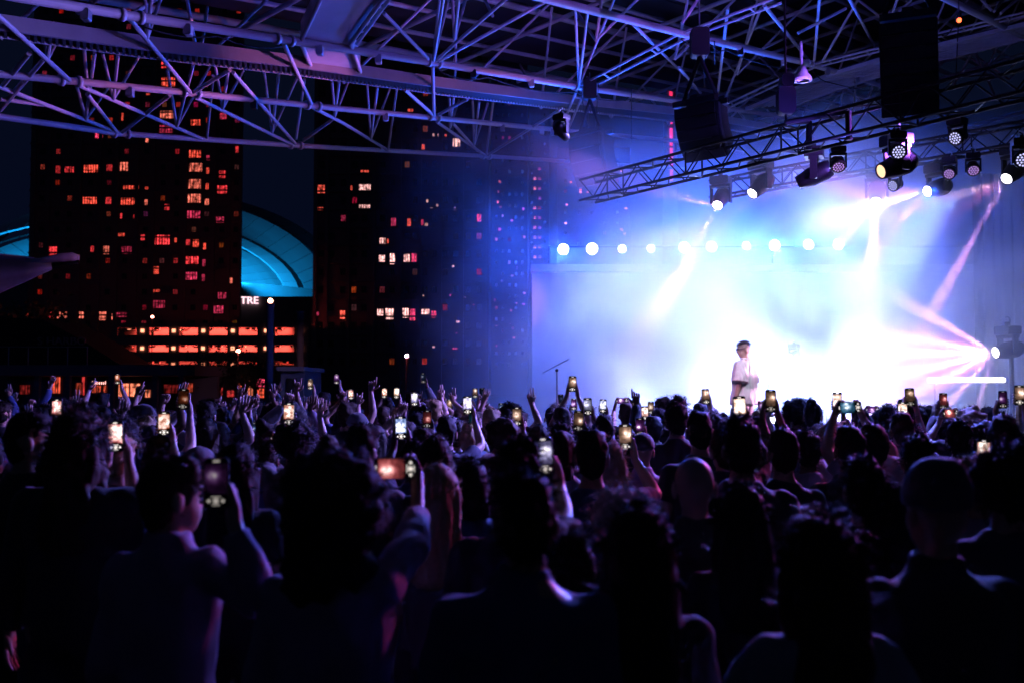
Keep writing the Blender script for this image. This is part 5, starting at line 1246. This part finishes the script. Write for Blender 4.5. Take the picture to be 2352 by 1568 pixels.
# ---------- everyone else
GEST = ['open', 'point', 'peace', 'open', 'fist', 'horns', 'open']
GN = {'open': 'one hand', 'point': 'one finger', 'peace': 'two fingers', 'fist': 'a fist', 'horns': 'spread fingers'}
rng = random.Random(5); fills = []
y = 5.4
while y < 14.6:
    half = .56*y; x = -half
    while x < half:
        X_, Y_ = x+rng.uniform(-.16, .16), y+rng.uniform(-.2, .2); x += rng.uniform(.5, .72)*(1+.015*y)
        if Y_ > 13.5 and X_ > -.6: continue
        if any((X_-a)**2+(Y_-c)**2 < .40**2 for a, c in placed): continue
        placed.append((X_, Y_)); fills.append((X_, Y_))
    y += .78
fills.sort(key=lambda q: q[0]/q[1])
rows_n = {}
POSES = []                                              # arm poses in the person's own space, shared by several people
for k in range(18):
    hands = {}
    if k >= 4:
        for key, sd in (('r', 1), ('l', -1)):
            if hands and rng.random() < .55: continue
            if not hands and key == 'r' and rng.random() < .3: continue
            g_ = rng.choice(GEST); ww = V(sd*rng.uniform(.14, .30), rng.uniform(.05, .28), rng.uniform(1.68, 1.92)); hands[key] = (g_, (ww, V(sd*rng.uniform(-.25, .3), rng.uniform(0, .3), 1)))
        if not hands: hands['r'] = ('open', (V(.2, .15, 1.85), V(0, .1, 1)))
    elif k == 3: hands = {'r': ('fold', None), 'l': ('fold', None)}
    POSES.append(hands)
for i, (X_, Y_) in enumerate(fills):
    px = 1176+X_/Y_*FPX; H = rng.uniform(1.56, 1.74) if Y_ < 8 else rng.uniform(1.58, 1.80)
    hair = rng.choice(('short', 'short', 'short', 'crop', 'long', 'long', 'bun', 'curly', 'ponytail', 'bob', 'cap', 'spiky')); left = px < 1180
    pi = rng.randrange(4)
    if (left and Y_ > 7.5 and rng.random() < .75) or (not left and Y_ > 9 and rng.random() < .12): pi = rng.randrange(4, 18)
    rz = rng.uniform(-.3, .3)-(.25 if left else 0); Mw = Matrix.Translation((X_, Y_, 0)) @ Matrix.Rotation(rz, 4, 'Z') @ Matrix.Scale(H/1.75, 4)
    hands = {k: (v[0], None if v[1] is None else (Mw @ v[1][0], Mw.to_3x3() @ v[1][1])) for k, v in POSES[pi].items()}
    act = 'with arms down' if pi < 3 else 'with folded arms' if pi == 3 else 'raising '+('both hands' if len(hands) == 2 else GN[list(hands.values())[0][0]])
    sh = rng.choice(CLN); row = 'front' if Y_ > 11.5 else 'middle' if Y_ > 8 else 'rear'; rows_n[row] = rows_n.get(row, 0)+1
    lab = f'{HN[hair]} person in {sh} top {act}, {ordinal(rows_n[row])} from left in {row} rows'
    sl = rng.choice(('short', 'short', 'long')); hy = round(rng.uniform(-.5, .2)*2)/2
    person(V(X_, Y_, 0), H, lab, rotz=rz, hands=hands, hair=hair, hcol=rng.choice(('black', 'black', 'brown', 'brown', 'blond')), skin=rng.choice((0, 0, 1, 1, 2)), shirt=sh, sleeve=sl, pants=rng.choice(('black', 'denim')), wf=1., group='rest of the standing crowd', seed=i+40, head_yaw=hy, cache=(pi, sl, hy))

# ---------- the performer
pl = P(1712, 783, 15.2); PHt = (pl.z-SZ)/(1+.012/1.75); pz = V(pl.x-.02, 15.2, SZ)
fxp = dict(k=.046, hem=.80, flare=.055)
pf = person(pz, PHt, 'performer on stage in loose cream shirt and sunglasses looking left', rotz=1.0, hair='fade', hcol='black', skin=0, shirt=STAGEW, sleeve='short', pants=STAGEW, wf=1.1, near=True, seed=60, head_yaw=.7, head_pitch=-.12, shirt_fx=fxp, hands={'l': ('hang', None), 'r': ('hang', None)})
MHd = Matrix.Translation((0, -.01, 1.56)) @ Matrix.Rotation(.7, 4, 'Z') @ Matrix.Rotation(-.12, 4, 'X') @ Matrix.Translation((0, .01, -1.56))
b = MB()
for sx in (-1, 1):
    b.rbox((sx*.034-.027, .096, 1.628), (sx*.034+.027, .102, 1.662), .012); 
b.box((-.01, .097, 1.648), (.01, .101, 1.654))
for sx in (-1, 1): b.tube([(sx*.06, .098, 1.652), (sx*.078, .06, 1.65), (sx*.082, -.01, 1.648)], .004, 5)
g_ = b.mesh('sunglasses', mat('sunglasses', (.01, .01, .012), .15)); inst('sunglasses', g_, pf, MHd)
b = MB()   # collar
b.lathe([(.082, 1.452), (.078, 1.49), (.070, 1.505), (.066, 1.49)], 20, M=Matrix.Translation((0, -.02, 0))); b.build('collar', STAGEW, pf, True)
bpy.data.scenes.remove(_ts)
# ---------- thin boom stand at stage left
D = 15.0; p0 = P(1279, 850, D); ms = thing('boom_stand', 'thin stand with a slanted boom arm at the left of the stage', 'stand', (p0.x, D, SZ))
bar('pole', (p0.x, D, SZ+.02), (p0.x, D, p0.z), .012, GALV, ms, 6); bar('boom', P(1246, 856, D), P(1307, 824, D), .010, GALV, ms, 6)
b = MB(); b.ell(p0, (.025, .025, .025)); b.build('clutch', BLACK, ms)
for a_ in (0, 2.1, 4.2): bar('leg', (p0.x, D, SZ+.25), (p0.x+.25*math.cos(a_), D+.25*math.sin(a_), SZ+.01), .010, GALV, ms, 6)
# ---------- spots added at the wash heads: blue on the smoke and scrim, violet on the roof, blue and pink over the crowd
SC = V(5.4, 20.5, 3.3)
W(1, SC, (.30, .44, 1), 11000, 36, .95); W(3, V(5.2, 23, 2.5), (.012, .085, .95), 5000, 80, .9); W(4, V(6.0, 20.5, 2.6), (.28, .44, 1), 8000, 32, .95); W(6, V(3.0, 22, 2.5), (.012, .085, .95), 4500, 85, .9)
W(0, U(500, 130), (.14, .075, 1), 400, 100); W(2, U(1150, 110), (.36, .10, 1), 760, 95); W(2, U(1700, 60), (.16, .12, 1), 500, 100)
W(1, (-4, 9.5, 1.6), (.26, .20, 1), 6000, 85); W(0, (1.5, 4.5, 1.0), (.14, .18, 1), 5000, 90); W(5, (-2.2, 3.6, 1.2), (1, .08, .34), 900, 45); W(5, (1.5, 4, 1.3), (.6, .12, .9), 520, 60)
FS = P(1302, 318, 12.0)  # moving head added at the ladder foot to throw pink on the performer
lp, a_, t = moving_head(1302, 318, 12.0, pz+V(0, 0, 1.2)-FS, 'beam', 'small dark moving light at the foot of the roof ladder', GLOWO, sc_=.5)
beam(lp+a_*.03, t, pz+V(0, 0, 1.1), (1, .48, .88), 620, 11, .6)
spot('key_light', WP[1][0]+WP[1][1]*.05, pz+V(0, 0, 1.2), (.78, .8, 1), 420, 16, .6, .05, WP[1][2])
FLW = ['leftmost', 'second', 'third', 'rightmost']  # floor wash lights added out of sight to brighten the smoke
for i, (fx_, fd, wt) in enumerate(((1470, 22.6, 700), (1620, 22.8, 1500), (1770, 22.8, 1900), (1920, 22.6, 1200))):
    q = P(fx_, 800, fd); q.z = SZ+.30; pyx = 890+(CAM_Z-q.z)/fd*FPX
    lp, a_, t = moving_head(fx_, pyx, fd, (0, -.62, .78), 'wash', f'{FLW[i]} floor wash light shining up into the smoke at the back of the stage', LAMPW, sc_=.8)
    t.rotation_euler = (0, 0, 0)
    spot('wash_light', lp+a_*.05, V(q.x, 17.0, 3.6), (.42, .50, 1), wt*3.2, 70, 1., .1, t)
